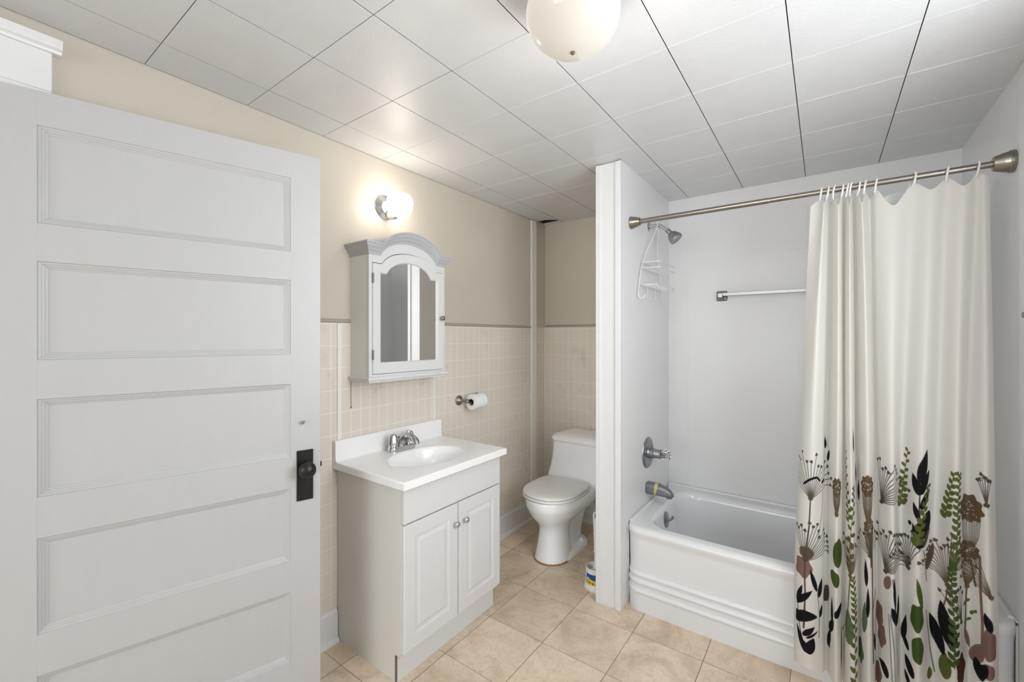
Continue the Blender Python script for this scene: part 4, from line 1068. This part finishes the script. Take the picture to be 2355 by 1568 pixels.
#PRINT-BEGIN
MOT = [
('leaf', 0.046, 0.4989, {'P': [(0.0, 0.0), (0.0, 0.0997)], 'w': 0.0253, 'c': 'dg', 'b': 0}),
('leaf', 0.0434, 0.4337, {'P': [(0.0, 0.0), (-0.0347, 0.0372)], 'w': 0.0209, 'c': 'dg', 'b': 0}),
('leaf', 0.0045, 0.3292, {'P': [(0.0, 0.0), (0.0313, 0.0697)], 'w': 0.0187, 'c': 'gy', 'b': 0}),
('leaf', 0.0688, 0.2318, {'P': [(0.0, 0.0), (-0.0035, 0.1275)], 'w': 0.0198, 'c': 'gl', 'b': 0}),
('blob', 0.1084, 0.2074, {'rx': 0.028, 'rz': 0.04, 'c': 'gl', 'l': 0.08, 'seed': 2}),
('leaf', 0.1157, 0.2889, {'P': [(0.0, 0.0), (0.0073, 0.1123)], 'w': 0.0121, 'c': 'gl', 'b': 0}),
('leaf', 0.0562, 0.0985, {'P': [(0.0, 0.0), (-0.0143, 0.1673)], 'w': 0.0094, 'c': 'gr', 'b': 0}),
('blob', 0.1587, 0.3554, {'rx': 0.02, 'rz': 0.038, 'c': 'mv', 'l': 0.1, 'seed': 4}),
('blob', 0.1634, 0.2895, {'rx': 0.02, 'rz': 0.036, 'c': 'mv', 'l': 0.1, 'seed': 3}),
('leaf', 0.1727, 0.465, {'P': [(0.0, 0.0), (0.0207, 0.0436)], 'w': 0.0132, 'c': 'mv', 'b': 0}),
('blob', 0.1563, 0.1448, {'rx': 0.024, 'rz': 0.035, 'c': 'mv', 'l': 0.06}),
('blob', 0.2581, 0.3875, {'rx': 0.022, 'rz': 0.042, 'c': 'dg', 'l': 0.06, 'seed': 3}),
('blob', 0.2616, 0.2763, {'rx': 0.02, 'rz': 0.042, 'c': 'dg', 'l': 0.05}),
('leaf', 0.2763, 0.418, {'P': [(0.0, 0.0), (-0.0203, 0.1052)], 'w': 0.0083, 'c': 'dg', 'b': 0}),
('leaf', 0.3258, 0.1954, {'P': [(0.0, 0.0), (0.0033, 0.088)], 'w': 0.0198, 'c': 'gr', 'b': 0}),
('leaf', 0.2967, 0.1629, {'P': [(0.0, 0.0), (0.0021, 0.0419)], 'w': 0.0099, 'c': 'gr', 'b': 0}),
('blob', -0.0713, 0.4654, {'rx': 0.028, 'rz': 0.038, 'c': 'mv', 'l': 0.1, 'seed': 2}),
('blob', -0.0613, 0.5254, {'rx': 0.024, 'rz': 0.02, 'c': 'br', 'l': 0.05}),
('blob', 0.4303, 0.3597, {'rx': 0.022, 'rz': 0.046, 'c': 'mv', 'l': 0.08, 'seed': 5}),
('leaf', 0.3978, 0.2731, {'P': [(0.0, 0.0), (0.0419, 0.0796)], 'w': 0.0187, 'c': 'mv', 'b': 0}),
('blob', 0.3703, 0.2436, {'rx': 0.022, 'rz': 0.046, 'c': 'rd', 'l': 0.1, 'seed': 7}),
('leaf', 0.434, 0.2896, {'P': [(0.0, 0.0), (-0.0094, -0.0431)], 'w': 0.0165, 'c': 'mv', 'b': 0}),
('leaf', 0.3821, 0.3788, {'P': [(0.0, 0.0), (0.0195, -0.0703)], 'w': 0.0077, 'c': 'mv', 'b': 0}),
('line', 0.1935, 0.1376, {'P': [(0.0, 0.0), (-0.0092, 0.1544), (-0.0161, 0.2434)], 'w': 0.0022, 'c': 'gk'}),
('line', 0.2048, 0.1429, {'P': [(0.0, 0.0), (-0.0137, 0.1518), (-0.0229, 0.2397)], 'w': 0.0022, 'c': 'gk'}),
('umbel', -0.0492, 0.7285, {'R': 0.18, 'a0': 22, 'a1': 150, 'n': 16, 'c': 'gy', 'stem': (-0.0121, -0.2032), 'seed': 3}),
('umbel', -0.0657, 0.494, {'R': 0.15, 'a0': 14, 'a1': 120, 'n': 16, 'c': 'gy', 'stem': (-0.0011, -0.2849), 'seed': 5}),
('line', -0.0008, 0.7524, {'P': [(0.0, 0.0), (-0.008, -0.0804), (-0.0321, -0.179)], 'w': 0.0014, 'c': 'gy'}),
('line', -0.0797, 0.7823, {'P': [(0.0, 0.0), (0.0304, 0.0227), (0.0575, 0.028), (0.0762, 0.0153)], 'w': 0.0045, 'c': 'bk'}),
('leaf', 0.0055, 0.9136, {'P': [(0.0, 0.0), (-0.0026, 0.0499)], 'w': 0.0066, 'c': 'bk', 'b': 0}),
('leaf', 0.0087, 0.8685, {'P': [(0.0, 0.0), (0.0125, 0.0457)], 'w': 0.0077, 'c': 'bk', 'b': 0}),
('leaf', -0.005, 0.7875, {'P': [(0.0, 0.0), (0.0304, 0.0094)], 'w': 0.0055, 'c': 'bk', 'b': 0}),
('line', -0.0141, 0.1843, {'P': [(0.0, 0.0), (0.0037, 0.0934), (-0.0053, 0.1821)], 'w': 0.0014, 'c': 'bk'}),
('leaf', -0.0194, 0.373, {'P': [(0.0, 0.0), (-0.0298, 0.0894)], 'w': 0.0083, 'c': 'bk', 'b': 0}),
('leaf', -0.0141, 0.3486, {'P': [(0.0, 0.0), (0.0196, 0.0802)], 'w': 0.0099, 'c': 'bk', 'b': 0}),
('leaf', -0.0892, 0.3026, {'P': [(0.0, 0.0), (0.0574, 0.0766)], 'w': 0.0099, 'c': 'bk', 'b': 0}),
('leaf', -0.0892, 0.3114, {'P': [(0.0, 0.0), (0.0223, 0.0784)], 'w': 0.0083, 'c': 'bk', 'b': 0}),
('leaf', -0.0892, 0.2304, {'P': [(0.0, 0.0), (0.0804, 0.0381)], 'w': 0.0187, 'c': 'bk', 'b': 0.18}),
('leaf', -0.0797, 0.2308, {'P': [(0.0, 0.0), (-0.0152, 0.0481)], 'w': 0.0099, 'c': 'bk', 'b': 0}),
('leaf', -0.0104, 0.2679, {'P': [(0.0, 0.0), (0.0148, 0.0547)], 'w': 0.0066, 'c': 'bk', 'b': 0}),
('leaf', -0.0702, 0.1755, {'P': [(0.0, 0.0), (0.0427, 0.0533)], 'w': 0.0088, 'c': 'bk', 'b': 0}),
('leaf', -0.0602, 0.1683, {'P': [(0.0, 0.0), (0.0488, 0.0447)], 'w': 0.0044, 'c': 'bk', 'b': 0}),
('leaf', -0.063, 0.107, {'P': [(0.0, 0.0), (-0.0319, 0.1111)], 'w': 0.0077, 'c': 'bk', 'b': 0}),
('leaf', -0.0492, 0.1097, {'P': [(0.0, 0.0), (0.019, 0.0712)], 'w': 0.0143, 'c': 'bk', 'b': 0}),
('leaf', -0.0547, 0.1106, {'P': [(0.0, 0.0), (-0.0121, 0.0449)], 'w': 0.011, 'c': 'bk', 'b': 0}),
('line', -0.0602, 0.1115, {'P': [(0.0, 0.0), (-0.0222, 0.1047), (-0.0324, 0.2155)], 'w': 0.0016, 'c': 'bk'}),
('cap', 0.0368, 0.7863, {'w': 0.022, 'h': 0.03, 'fan': 0.075, 'c': 'br', 'seed': 3}),
('leaf', 0.0228, 0.2581, {'P': [(0.0, 0.0), (0.0, 0.1167)], 'w': 0.0077, 'c': 'bk', 'b': 0}),
('leaf', 0.0306, 0.3065, {'P': [(0.0, 0.0), (0.0532, 0.052)], 'w': 0.0132, 'c': 'bk', 'b': 0}),
('leaf', 0.015, 0.229, {'P': [(0.0, 0.0), (0.0336, 0.0587)], 'w': 0.0132, 'c': 'bk', 'b': 0}),
('leaf', 0.0097, 0.1552, {'P': [(0.0, 0.0), (0.026, 0.0823)], 'w': 0.0121, 'c': 'bk', 'b': 0}),
('leaf', 0.015, 0.1575, {'P': [(0.0, 0.0), (-0.0158, 0.0389)], 'w': 0.0077, 'c': 'bk', 'b': 0}),
('fern', 0.0638, 0.7664, {'P': [(0.0136, -0.0988), (0.0101, -0.0487), (0.0, 0.0192), (-0.0066, 0.0882), (-0.0101, 0.1517)], 'n': 18, 'L': 0.022, 'w': 0.0042, 'c': 'gr'}),
('fern', 0.0813, 0.6686, {'P': [(-0.0075, -0.1674), (-0.01, -0.1045), (0.0, 0.0), (0.0124, 0.079), (0.0158, 0.1271)], 'n': 20, 'L': 0.022, 'w': 0.0048, 'c': 'gr'}),
('umbel', 0.0738, 0.4758, {'R': 0.15, 'a0': 50, 'a1': 128, 'n': 16, 'c': 'br', 'stem': (-0.0304, -0.2352), 'seed': 8}),
('fern', 0.0912, 0.3803, {'P': [(0.0099, -0.2913), (0.0049, -0.156), (0.0059, -0.0483), (0.0025, 0.0262), (-0.005, 0.0932)], 'n': 26, 'L': 0.024, 'w': 0.0055, 'c': 'gr'}),
('line', 0.0511, 0.109, {'P': [(0.0051, -0.0041), (0.0162, 0.1031), (0.0302, 0.1217), (0.0695, 0.1694)], 'w': 0.002, 'c': 'gr'}),
('leaf', 0.0991, 0.9191, {'P': [(0.0, 0.0), (0.0029, 0.0874)], 'w': 0.0066, 'c': 'bk', 'b': 0}),
('leaf', 0.107, 0.8072, {'P': [(0.0, 0.0), (-0.001, 0.0753)], 'w': 0.011, 'c': 'bk', 'b': 0}),
('leaf', 0.1084, 0.7384, {'P': [(0.0, 0.0), (0.0024, 0.0759)], 'w': 0.011, 'c': 'bk', 'b': 0}),
('leaf', 0.123, 0.4543, {'P': [(0.0, 0.0), (-0.0024, 0.093)], 'w': 0.0066, 'c': 'bk', 'b': 0}),
('leaf', 0.1254, 0.349, {'P': [(0.0, 0.0), (0.0024, 0.1069)], 'w': 0.0055, 'c': 'bk', 'b': 0}),
('cap', 0.136, 0.8069, {'w': 0.026, 'h': 0.034, 'fan': 0.11, 'c': 'br', 'stem': (0.0109, -0.2826), 'seed': 6}),
('cap', 0.1398, 0.6587, {'w': 0.02, 'h': 0.03, 'fan': 0.07, 'c': 'br', 'seed': 2}),
('line', 0.1445, 0.5732, {'P': [(0.0, 0.0), (0.0009, -0.1112), (0.0024, -0.2346), (0.0071, -0.3811)], 'w': 0.0045, 'c': 'br'}),
('line', 0.1445, 0.3624, {'P': [(0.0024, 0.0071), (0.0142, 0.0485), (0.0259, 0.0834)], 'w': 0.003, 'c': 'br'}),
('leaf', 0.154, 0.224, {'P': [(0.0, 0.0), (-0.018, 0.0731)], 'w': 0.0094, 'c': 'bk', 'b': 0}),
('leaf', 0.1774, 0.1606, {'P': [(0.0, 0.0), (-0.0433, 0.0423)], 'w': 0.0132, 'c': 'bk', 'b': -0.15}),
('umbel', 0.1643, 0.7501, {'R': 0.165, 'a0': 8, 'a1': 98, 'n': 15, 'c': 'gy', 'seed': 11}),
('umbel', 0.1727, 0.5141, {'R': 0.165, 'a0': 12, 'a1': 112, 'n': 17, 'c': 'gy', 'seed': 12}),
('umbel', 0.1398, 0.5593, {'R': 0.1, 'a0': 40, 'a1': 150, 'n': 9, 'c': 'gy', 'seed': 14}),
('umbel', 0.2384, 0.5383, {'R': 0.14, 'a0': 60, 'a1': 160, 'n': 14, 'c': 'gy', 'seed': 13}),
('line', 0.1957, 0.5033, {'P': [(0.0, 0.0), (0.01, -0.1117), (0.0271, -0.2136), (0.0471, -0.2768), (0.0558, -0.3431)], 'w': 0.0015, 'c': 'bk'}),
('leaf', 0.2048, 0.3973, {'P': [(0.0, 0.0), (-0.0091, 0.1121)], 'w': 0.0083, 'c': 'bk', 'b': 0}),
('leaf', 0.2094, 0.3446, {'P': [(0.0, 0.0), (-0.0339, 0.0663)], 'w': 0.0143, 'c': 'bk', 'b': 0}),
('leaf', 0.2121, 0.3426, {'P': [(0.0, 0.0), (0.0206, 0.0962)], 'w': 0.0132, 'c': 'bk', 'b': 0}),
('leaf', 0.2264, 0.2822, {'P': [(0.0, 0.0), (0.0133, 0.0934)], 'w': 0.0099, 'c': 'bk', 'b': 0}),
('leaf', 0.2384, 0.2544, {'P': [(0.0, 0.0), (-0.0317, 0.0552)], 'w': 0.0088, 'c': 'bk', 'b': 0}),
('leaf', 0.2472, 0.1719, {'P': [(0.0, 0.0), (-0.0369, 0.0631)], 'w': 0.0143, 'c': 'bk', 'b': 0}),
('leaf', 0.2406, 0.13, {'P': [(0.0, 0.0), (-0.0254, 0.0493)], 'w': 0.0088, 'c': 'bk', 'b': 0}),
('fern', 0.2273, 0.8499, {'P': [(-0.0112, -0.1077), (-0.0045, -0.049), (0.0022, 0.0184), (0.0133, 0.0982)], 'n': 17, 'L': 0.021, 'w': 0.005, 'c': 'gr'}),
('line', 0.2646, 0.6562, {'P': [(0.0022, -0.0349), (-0.0009, 0.0589), (0.0, 0.1538), (0.0022, 0.1779)], 'w': 0.0018, 'c': 'bk'}),
('leaf', 0.2646, 0.8425, {'P': [(0.0, 0.0), (0.0219, 0.12)], 'w': 0.0143, 'c': 'bk', 'b': 0}),
('leaf', 0.2625, 0.8048, {'P': [(0.0, 0.0), (-0.0254, 0.0698)], 'w': 0.0121, 'c': 'bk', 'b': 0}),
('leaf', 0.2659, 0.8067, {'P': [(0.0, 0.0), (0.0379, 0.084)], 'w': 0.0121, 'c': 'bk', 'b': 0}),
('leaf', 0.2616, 0.7193, {'P': [(0.0, 0.0), (-0.0201, 0.057)], 'w': 0.0083, 'c': 'bk', 'b': 0}),
('leaf', 0.2689, 0.7566, {'P': [(0.0, 0.0), (0.0374, 0.0694)], 'w': 0.0121, 'c': 'bk', 'b': 0}),
('leaf', 0.2668, 0.6597, {'P': [(0.0, 0.0), (0.0474, 0.0891)], 'w': 0.0242, 'c': 'bk', 'b': 0}),
('leaf', 0.2668, 0.6213, {'P': [(0.0, 0.0), (-0.024, 0.0825)], 'w': 0.0099, 'c': 'bk', 'b': 0}),
('leaf', 0.2733, 0.6291, {'P': [(0.0, 0.0), (-0.0086, 0.0342)], 'w': 0.011, 'c': 'bk', 'b': 0}),
('leaf', 0.2763, 0.6241, {'P': [(0.0, 0.0), (0.038, 0.0679)], 'w': 0.0083, 'c': 'gy', 'b': 0}),
('blob', 0.2406, 0.6985, {'rx': 0.008, 'rz': 0.008, 'c': 'bk'}),
('fern', 0.2754, 0.7416, {'P': [(-0.0225, -0.1125), (-0.0086, -0.0494), (0.0064, 0.0251), (0.0221, 0.093)], 'n': 16, 'L': 0.022, 'w': 0.0062, 'c': 'gr'}),
('leaf', 0.2882, 0.5485, {'P': [(0.0, 0.0), (0.0285, 0.0874)], 'w': 0.0132, 'c': 'gy', 'b': 0}),
('line', 0.2882, 0.5162, {'P': [(0.0, -0.0059), (-0.0107, 0.0611), (-0.0214, 0.0992)], 'w': 0.0022, 'c': 'gy'}),
('umbel', 0.3299, 0.513, {'R': 0.15, 'a0': 78, 'a1': 152, 'n': 13, 'c': 'br', 'stem': (-0.0165, -0.0811), 'seed': 21}),
('umbel', 0.334, 0.572, {'R': 0.12, 'a0': 10, 'a1': 95, 'n': 12, 'c': 'gy', 'seed': 22}),
('leaf', 0.3389, 0.3152, {'P': [(0.0, 0.0), (-0.0414, 0.1399)], 'w': 0.0253, 'c': 'bk', 'b': 0}),
('leaf', 0.3238, 0.2683, {'P': [(0.0, 0.0), (-0.0492, 0.1314)], 'w': 0.0165, 'c': 'bk', 'b': 0}),
('line', 0.3051, 0.1855, {'P': [(0.0063, 0.003), (-0.0126, 0.1215), (-0.0297, 0.2263)], 'w': 0.002, 'c': 'gr'}),
('fern', 0.3299, 0.8126, {'P': [(-0.0132, -0.0782), (-0.0062, -0.0245), (0.0061, 0.0301), (0.0183, 0.0813)], 'n': 14, 'L': 0.024, 'w': 0.006, 'c': 'gr'}),
('fern', 0.3543, 0.7039, {'P': [(-0.004, -0.1154), (0.002, 0.0005), (0.0032, 0.1034), (0.012, 0.1877)], 'n': 26, 'L': 0.021, 'w': 0.0054, 'c': 'gr'}),
('fern', 0.3503, 0.4172, {'P': [(0.0, -0.1714), (0.0, -0.0286), (-0.0081, 0.1115), (-0.0061, 0.1809)], 'n': 30, 'L': 0.022, 'w': 0.0058, 'c': 'dg'}),
('umbel', 0.3703, 0.4023, {'R': 0.12, 'a0': 85, 'a1': 135, 'n': 8, 'c': 'gy', 'seed': 25}),
('cap', 0.3939, 0.7763, {'w': 0.046, 'h': 0.04, 'fan': 0.12, 'c': 'br', 'stem': (0.0193, -0.2457), 'seed': 9}),
('cap', 0.39, 0.6377, {'w': 0.04, 'h': 0.026, 'fan': 0.1, 'c': 'br', 'stem': (-0.0098, -0.2653), 'seed': 10}),
('line', 0.4151, 0.5535, {'P': [(-0.0019, 0.0773), (-0.0019, -0.0285), (0.0011, -0.1386), (-0.0019, -0.2344)], 'w': 0.0055, 'c': 'mv'}),
('umbel', 0.4303, 0.8017, {'R': 0.11, 'a0': 80, 'a1': 112, 'n': 6, 'c': 'gy', 'seed': 31}),
('umbel', 0.4415, 0.513, {'R': 0.14, 'a0': 110, 'a1': 160, 'n': 9, 'c': 'br', 'seed': 33}),
('leaf', 0.4367, 0.4076, {'P': [(0.0, 0.0), (-0.0159, 0.0546)], 'w': 0.011, 'c': 'bk', 'b': 0}),
('leaf', 0.4132, 0.23, {'P': [(0.0, 0.0), (-0.0212, 0.0601)], 'w': 0.0165, 'c': 'bk', 'b': 0}),
('leaf', 0.4093, 0.2338, {'P': [(0.0, 0.0), (0.0285, 0.0575)], 'w': 0.0143, 'c': 'bk', 'b': 0}),
('leaf', 0.3802, 0.4541, {'P': [(0.0, 0.0), (0.0118, 0.0156)], 'w': 0.0044, 'c': 'gr', 'b': 0}),
('leaf', 0.388, 0.4655, {'P': [(0.0, 0.0), (0.0117, 0.0111)], 'w': 0.0039, 'c': 'gr', 'b': 0}),
('leaf', 0.3939, 0.4284, {'P': [(0.0, 0.0), (0.0116, 0.0157)], 'w': 0.0044, 'c': 'gr', 'b': 0}),
('leaf', 0.4016, 0.4398, {'P': [(0.0, 0.0), (0.0115, 0.0111)], 'w': 0.0039, 'c': 'gr', 'b': 0}),
('leaf', 0.3821, 0.3929, {'P': [(0.0, 0.0), (0.0117, 0.0159)], 'w': 0.0044, 'c': 'gr', 'b': 0}),
('leaf', 0.39, 0.4044, {'P': [(0.0, 0.0), (0.0117, 0.0114)], 'w': 0.0039, 'c': 'gr', 'b': 0})]
#PRINT-END
def curtain():
    A, t, S = curtain_param(820)
    Q = spline(A, t); Q[:, 2] = np.maximum(Q[:, 2], 0)
    zf = np.arange(C_ZB, C_ZP, 0.0017); zc = np.linspace(C_ZP, 1.928, 70)
    Z = np.r_[zf, zc]; NZ, NS = len(Z), len(S)
    h = (Z-C_ZB)/(1.928-C_ZB)
    # fold shape: bottom line up to the rim, then easing into the gathered top line
    e = np.clip((h-0.2)/0.8, 0, 1); ey = e**0.9; ex = e**1.25
    X = Q[None, :, 3]*(1-ex[:, None])+Q[None, :, 0]*ex[:, None]
    # slow wander of the folds down the cloth
    amp = (1-np.abs(2*h-1))[:, None]
    X = X+0.005*amp*np.sin(4.0*S[None, :]*5+3*h[:, None])
    midy = 2.030+(2.172-2.030)*ey[:, None]
    fold = (Q[None, :, 4]-2.032)*(1-e[:, None])+(Q[None, :, 1]-2.172)*np.minimum(1, e[:, None]**1.5)*0.9+(Q[None, :, 4]-2.032)*e[:, None]*(1-e[:, None])*1.1
    Y = midy+fold
    # cloth falling over the rim hangs outside the apron
    zz = Z[:, None]-Q[None, :, 2]*np.clip((h[:, None]-0.55)/0.45, 0, 1)**3
    # uneven hem
    hem = (0.020*np.sin(S*7.0+0.6)+0.028*np.exp(-((S-0.08)/0.07)**2))[None, :]*(1-np.clip(h/0.25, 0, 1))[:, None]
    zz = zz+hem
    V = np.stack([X, Y, zz], 2).reshape(-1, 3)
    root_o = Vector((0.18, 2.1, 0.0))
    me = bpy.data.meshes.new('shower_curtain')
    a = (np.arange(NZ-1)[:, None]*NS+np.arange(NS-1)[None, :]).ravel()
    F = np.stack([a, a+1, a+NS+1, a+NS], 1)
    me.vertices.add(len(V)); me.vertices.foreach_set('co', (V-np.array(root_o)).astype(np.float32).ravel())
    me.loops.add(F.size); me.loops.foreach_set('vertex_index', F.ravel().astype(np.int32))
    me.polygons.add(len(F)); me.polygons.foreach_set('loop_start', np.arange(0, F.size, 4, dtype=np.int32))
    me.update(calc_edges=True)
    col = print_colors(S, Z)
    at = me.color_attributes.new('print', 'FLOAT_COLOR', 'POINT')
    at.data.foreach_set('color', col.reshape(-1, 4).astype(np.float32).ravel())
    me.materials.append(M['fabric']); me.shade_smooth()
    o = bpy.data.objects.new('shower_curtain', me); COL.objects.link(o); o.location = root_o
    tag(o, 'off-white fabric shower curtain printed with black, green and brown plants', 'curtain')
    return o

def print_colors(S, Z):
    lin = lambda c: np.array(srgb(*c)[:3])
    NS, NZ = len(S), len(Z)
    img = np.empty((NZ, NS, 3)); img[:] = lin((236, 233, 228))
    ss, zz = np.meshgrid(S, Z)
    FE = 0.0009
    def paint(mask_d, color, box):
        a = np.clip(0.5-mask_d/(2*FE), 0, 1)[..., None]
        i0, i1, j0, j1 = box
        img[i0:i1, j0:j1] = img[i0:i1, j0:j1]*(1-a)+np.asarray(color)*a
    def win(s0, s1, z0, z1, pad=0.004):
        return (max(0, np.searchsorted(Z, z0-pad)), np.searchsorted(Z, z1+pad), max(0, np.searchsorted(S, s0-pad)), np.searchsorted(S, s1+pad))
    def poly_path(P, w, color):
        P = np.asarray(P, float); w = np.broadcast_to(np.asarray(w, float), (len(P),))
        m = w.max()
        b = win(P[:, 0].min()-m, P[:, 0].max()+m, P[:, 1].min()-m, P[:, 1].max()+m)
        if b[1] <= b[0] or b[3] <= b[2]: return
        x, y = ss[b[0]:b[1], b[2]:b[3]], zz[b[0]:b[1], b[2]:b[3]]
        D = np.full(x.shape, 9.0)
        for k in range(len(P)-1):
            p, q = P[k], P[k+1]; d = q-p; L2 = max(d@d, 1e-12)
            u = np.clip(((x-p[0])*d[0]+(y-p[1])*d[1])/L2, 0, 1)
            D = np.minimum(D, np.hypot(x-p[0]-u*d[0], y-p[1]-u*d[1])-(w[k]+(w[k+1]-w[k])*u))
        paint(D, color, b)
    def leaf(p, q, wd, color, bend=0.0, fat=0.45):
        p, q = np.array(p, float), np.array(q, float); d = q-p; L = np.hypot(*d); nrm = np.array([-d[1], d[0]])/L
        k = np.linspace(0, 1, 12)
        wd = wd*1.2; c = p+d*k[:, None]+nrm*(bend*L*np.sin(PI*k))[:, None]
        w = wd*(np.sin(PI*np.clip(k, 0, 1)**(0.75))**0.85)
        poly_path(c, np.maximum(w, 0.0003), color)
    def blob(c, rx, rz, color, lump=0.0, seed=1, n=9):
        r = random.Random(seed)
        b = win(c[0]-rx*1.3, c[0]+rx*1.3, c[1]-rz*1.3, c[1]+rz*1.3)
        if b[1] <= b[0] or b[3] <= b[2]: return
        x, y = ss[b[0]:b[1], b[2]:b[3]], zz[b[0]:b[1], b[2]:b[3]]
        if min(rx, rz) > .012: rx, rz = rx*1.18, rz*1.12
        a = np.arctan2((y-c[1])/rz, (x-c[0])/rx)
        rad = np.hypot((x-c[0])/rx, (y-c[1])/rz)
        edge = 1+lump*np.sin(n*a+seed)
        paint((rad-edge)*min(rx, rz), color, b)
    BR, BK, GR, GL, MV, DG, GY = lin((112, 94, 74)), lin((26, 25, 29)), lin((98, 107, 56)), lin((100, 124, 90)), lin((136, 108, 100)), lin((76, 94, 48)), lin((92, 82, 72))
    COLS = {'br': BR, 'bk': BK, 'gr': GR, 'gl': GL, 'mv': MV, 'dg': DG, 'gy': GY, 'rd': lin((84, 48, 36)), 'gk': lin((150, 150, 158))}
    def umbel(s, z, R, a0, a1, n, color, stem=None, heads=True, seed=0, w=0.0015):
        r = random.Random(seed)
        for k in range(n):
            a = math.radians(a0+(a1-a0)*k/(n-1)); L = R*r.uniform(.72, 1.0)
            cv = 0.10*math.cos(a)
            P = [(s+L*q*math.cos(a)*(0.55+0.45*q)+0, z+L*q*math.sin(a)+L*cv*0) for q in np.linspace(0.02, 1, 8)]
            poly_path(P, w, color)
            if heads:
                e = P[-1]; blob(e, .0072, .0062, color, 0.18, seed+k, 3)
        blob((s, z+0.002), .010, .007, color, 0.1, seed, 4)
        if stem: poly_path([(s, z), ((s+stem[0])/2+0.004, (z+stem[1])/2), stem], [.0028, .003, .0036], color)
    def cap(s, z, wd, ht, fan, color, stem=None, seed=0):
        r = random.Random(seed)
        blob((s, z), wd, ht, color, 0.09, seed, 9)
        for k in range(13):
            u = -1+2*k/12
            poly_path([(s+u*wd*0.95, z-ht*0.6), (s+u*wd*0.75, z-ht-fan*0.4), (s, z-ht-fan)], .0015, color)
        for k in range(16):
            blob((s+wd*r.uniform(-.75, .75), z+ht*r.uniform(-.65, .55)), .0022, .0017, lin((225, 219, 210)), 0.2, k, 3)
        blob((s, z-ht-fan+0.006), .009, .010, color, 0, 0)
        if stem: poly_path([(s, z-ht-fan), ((s+stem[0])/2, (z-ht-fan+stem[1])/2), stem], [.0035, .0035, .005], color)
    def branch(P, n, L, wd, color, seed=0, terminal=True):
        P = np.array(P, float); poly_path(P, .0013, color)
        k = np.linspace(0, len(P)-1, 200); Q = spline(P, k)
        for i in range(n):
            f = int((0.12+0.80*i/max(1, n-1))*199); p = Q[f]; d = Q[min(199, f+2)]-Q[max(0, f-2)]; d /= np.hypot(*d)
            for sg in ((-1, 1) if True else (1,)):
                a = sg*0.72; e = np.array([d[0]*math.cos(a)-d[1]*math.sin(a), d[0]*math.sin(a)+d[1]*math.cos(a)])
                l = L*(1.08-0.25*i/n)*(1 if (i+sg) % 2 else .9)
                leaf(p, p+e*l, wd*(1-.15*i/n), color, bend=-sg*0.06)
        if terminal:
            d = Q[-1]-Q[-8]; d /= np.hypot(*d); leaf(Q[-1]-d*.004, Q[-1]+d*L*1.05, wd*.9, color)
    def fern(P, n, L, wd, color):
        P = np.array(P, float); poly_path(P, .0013, color)
        k = np.linspace(0, len(P)-1, 240); Q = spline(P, k)
        for i in range(n):
            f = int((0.04+0.95*i/(n-1))*239); p = Q[f]; d = Q[min(239, f+3)]-Q[max(0, f-3)]; d /= np.hypot(*d)
            sg = -1 if i % 2 else 1; a = sg*0.85
            e = np.array([d[0]*math.cos(a)-d[1]*math.sin(a), d[0]*math.sin(a)+d[1]*math.cos(a)])
            tp = 1-0.45*i/n
            leaf(p, p+e*L*tp*1.15, wd*tp*1.45, color, bend=sg*.1)
    # world x on the front of the folds -> position along the cloth
    A, t, _ = curtain_param(2000); Sx = np.linspace(0, S[-1], 2000)
    Qf = spline(A, t)
    def front(x):
        near = np.abs(Qf[:, 3]-x) < 0.0025
        if not near.any(): return float(Sx[np.argmin(np.abs(Qf[:, 3]-x))])
        idx = np.where(near)[0]; return float(Sx[idx[np.argmin(Qf[idx, 4])]])
    for m in MOT:
        kind, x, z = m[0], m[1], m[2]; s0 = front(x); o = m[3]
        rel = lambda P: [(s0+a, z+b) for a, b in P]
        c = COLS[o.get('c', 'br')]
        if kind == 'umbel': umbel(s0, z, o['R'], o.get('a0', 20), o.get('a1', 160), o.get('n', 14), c, rel([o['stem']])[0] if 'stem' in o else None, True, o.get('seed', 1))
        elif kind == 'cap': cap(s0, z, o['w'], o['h'], o['fan'], c, rel([o['stem']])[0] if 'stem' in o else None, o.get('seed', 1))
        elif kind == 'branch': branch(rel(o['P']), o['n'], o['L'], o['w'], c, 0, o.get('t', True))
        elif kind == 'fern': fern(rel(o['P']), o['n'], o['L'], o['w'], c)
        elif kind == 'leaf': leaf(*rel(o['P']), o['w'], c, o.get('b', 0))
        elif kind == 'blob': blob((s0, z), o['rx'], o['rz'], c, o.get('l', 0.05), o.get('seed', 1), o.get('n', 5))
        elif kind == 'line': poly_path(spline(np.array(rel(o['P'])), np.linspace(0, len(o['P'])-1, 20)), o['w'], c)
    out = np.ones((NZ, NS, 4)); out[..., :3] = img
    return out
curtain()

def liner():
    # thin vinyl liner hanging inside the tub, seen at both edges of the curtain
    n = 90; mcount = 60
    xs = np.linspace(-0.062, 0.508, n)
    loops = []
    for j in range(mcount+1):
        h = j/mcount; z = 0.26+(1.925-0.26)*h
        L = []
        for i, x in enumerate(xs):
            u = i/(n-1)
            xx = x+(0.0 if u < .5 else -(0.175*(1-h)**0.9*((u-.5)*2)**2))
            if u < 0.1: xx += 0.075*(1-h)**0.5*0+0.055*(1-h)*(1-u/0.1)
            y = 2.228+0.018*math.sin(u*38)*(0.6+0.4*h)+0.030*(1-h)
            if u > 0.93: y += 0.03*(u-.93)/.07
            L.append((xx, y, z-(0.018*abs(math.sin(u*18)) if h > .98 else 0)))
        loops.append(L)
    mb = MB().loft(loops, False, False, closed=False)
    o = obj('shower_liner', mb, 'liner', None, 80)
    tag(o, 'translucent white vinyl liner behind the printed shower curtain', 'curtain liner')
liner()
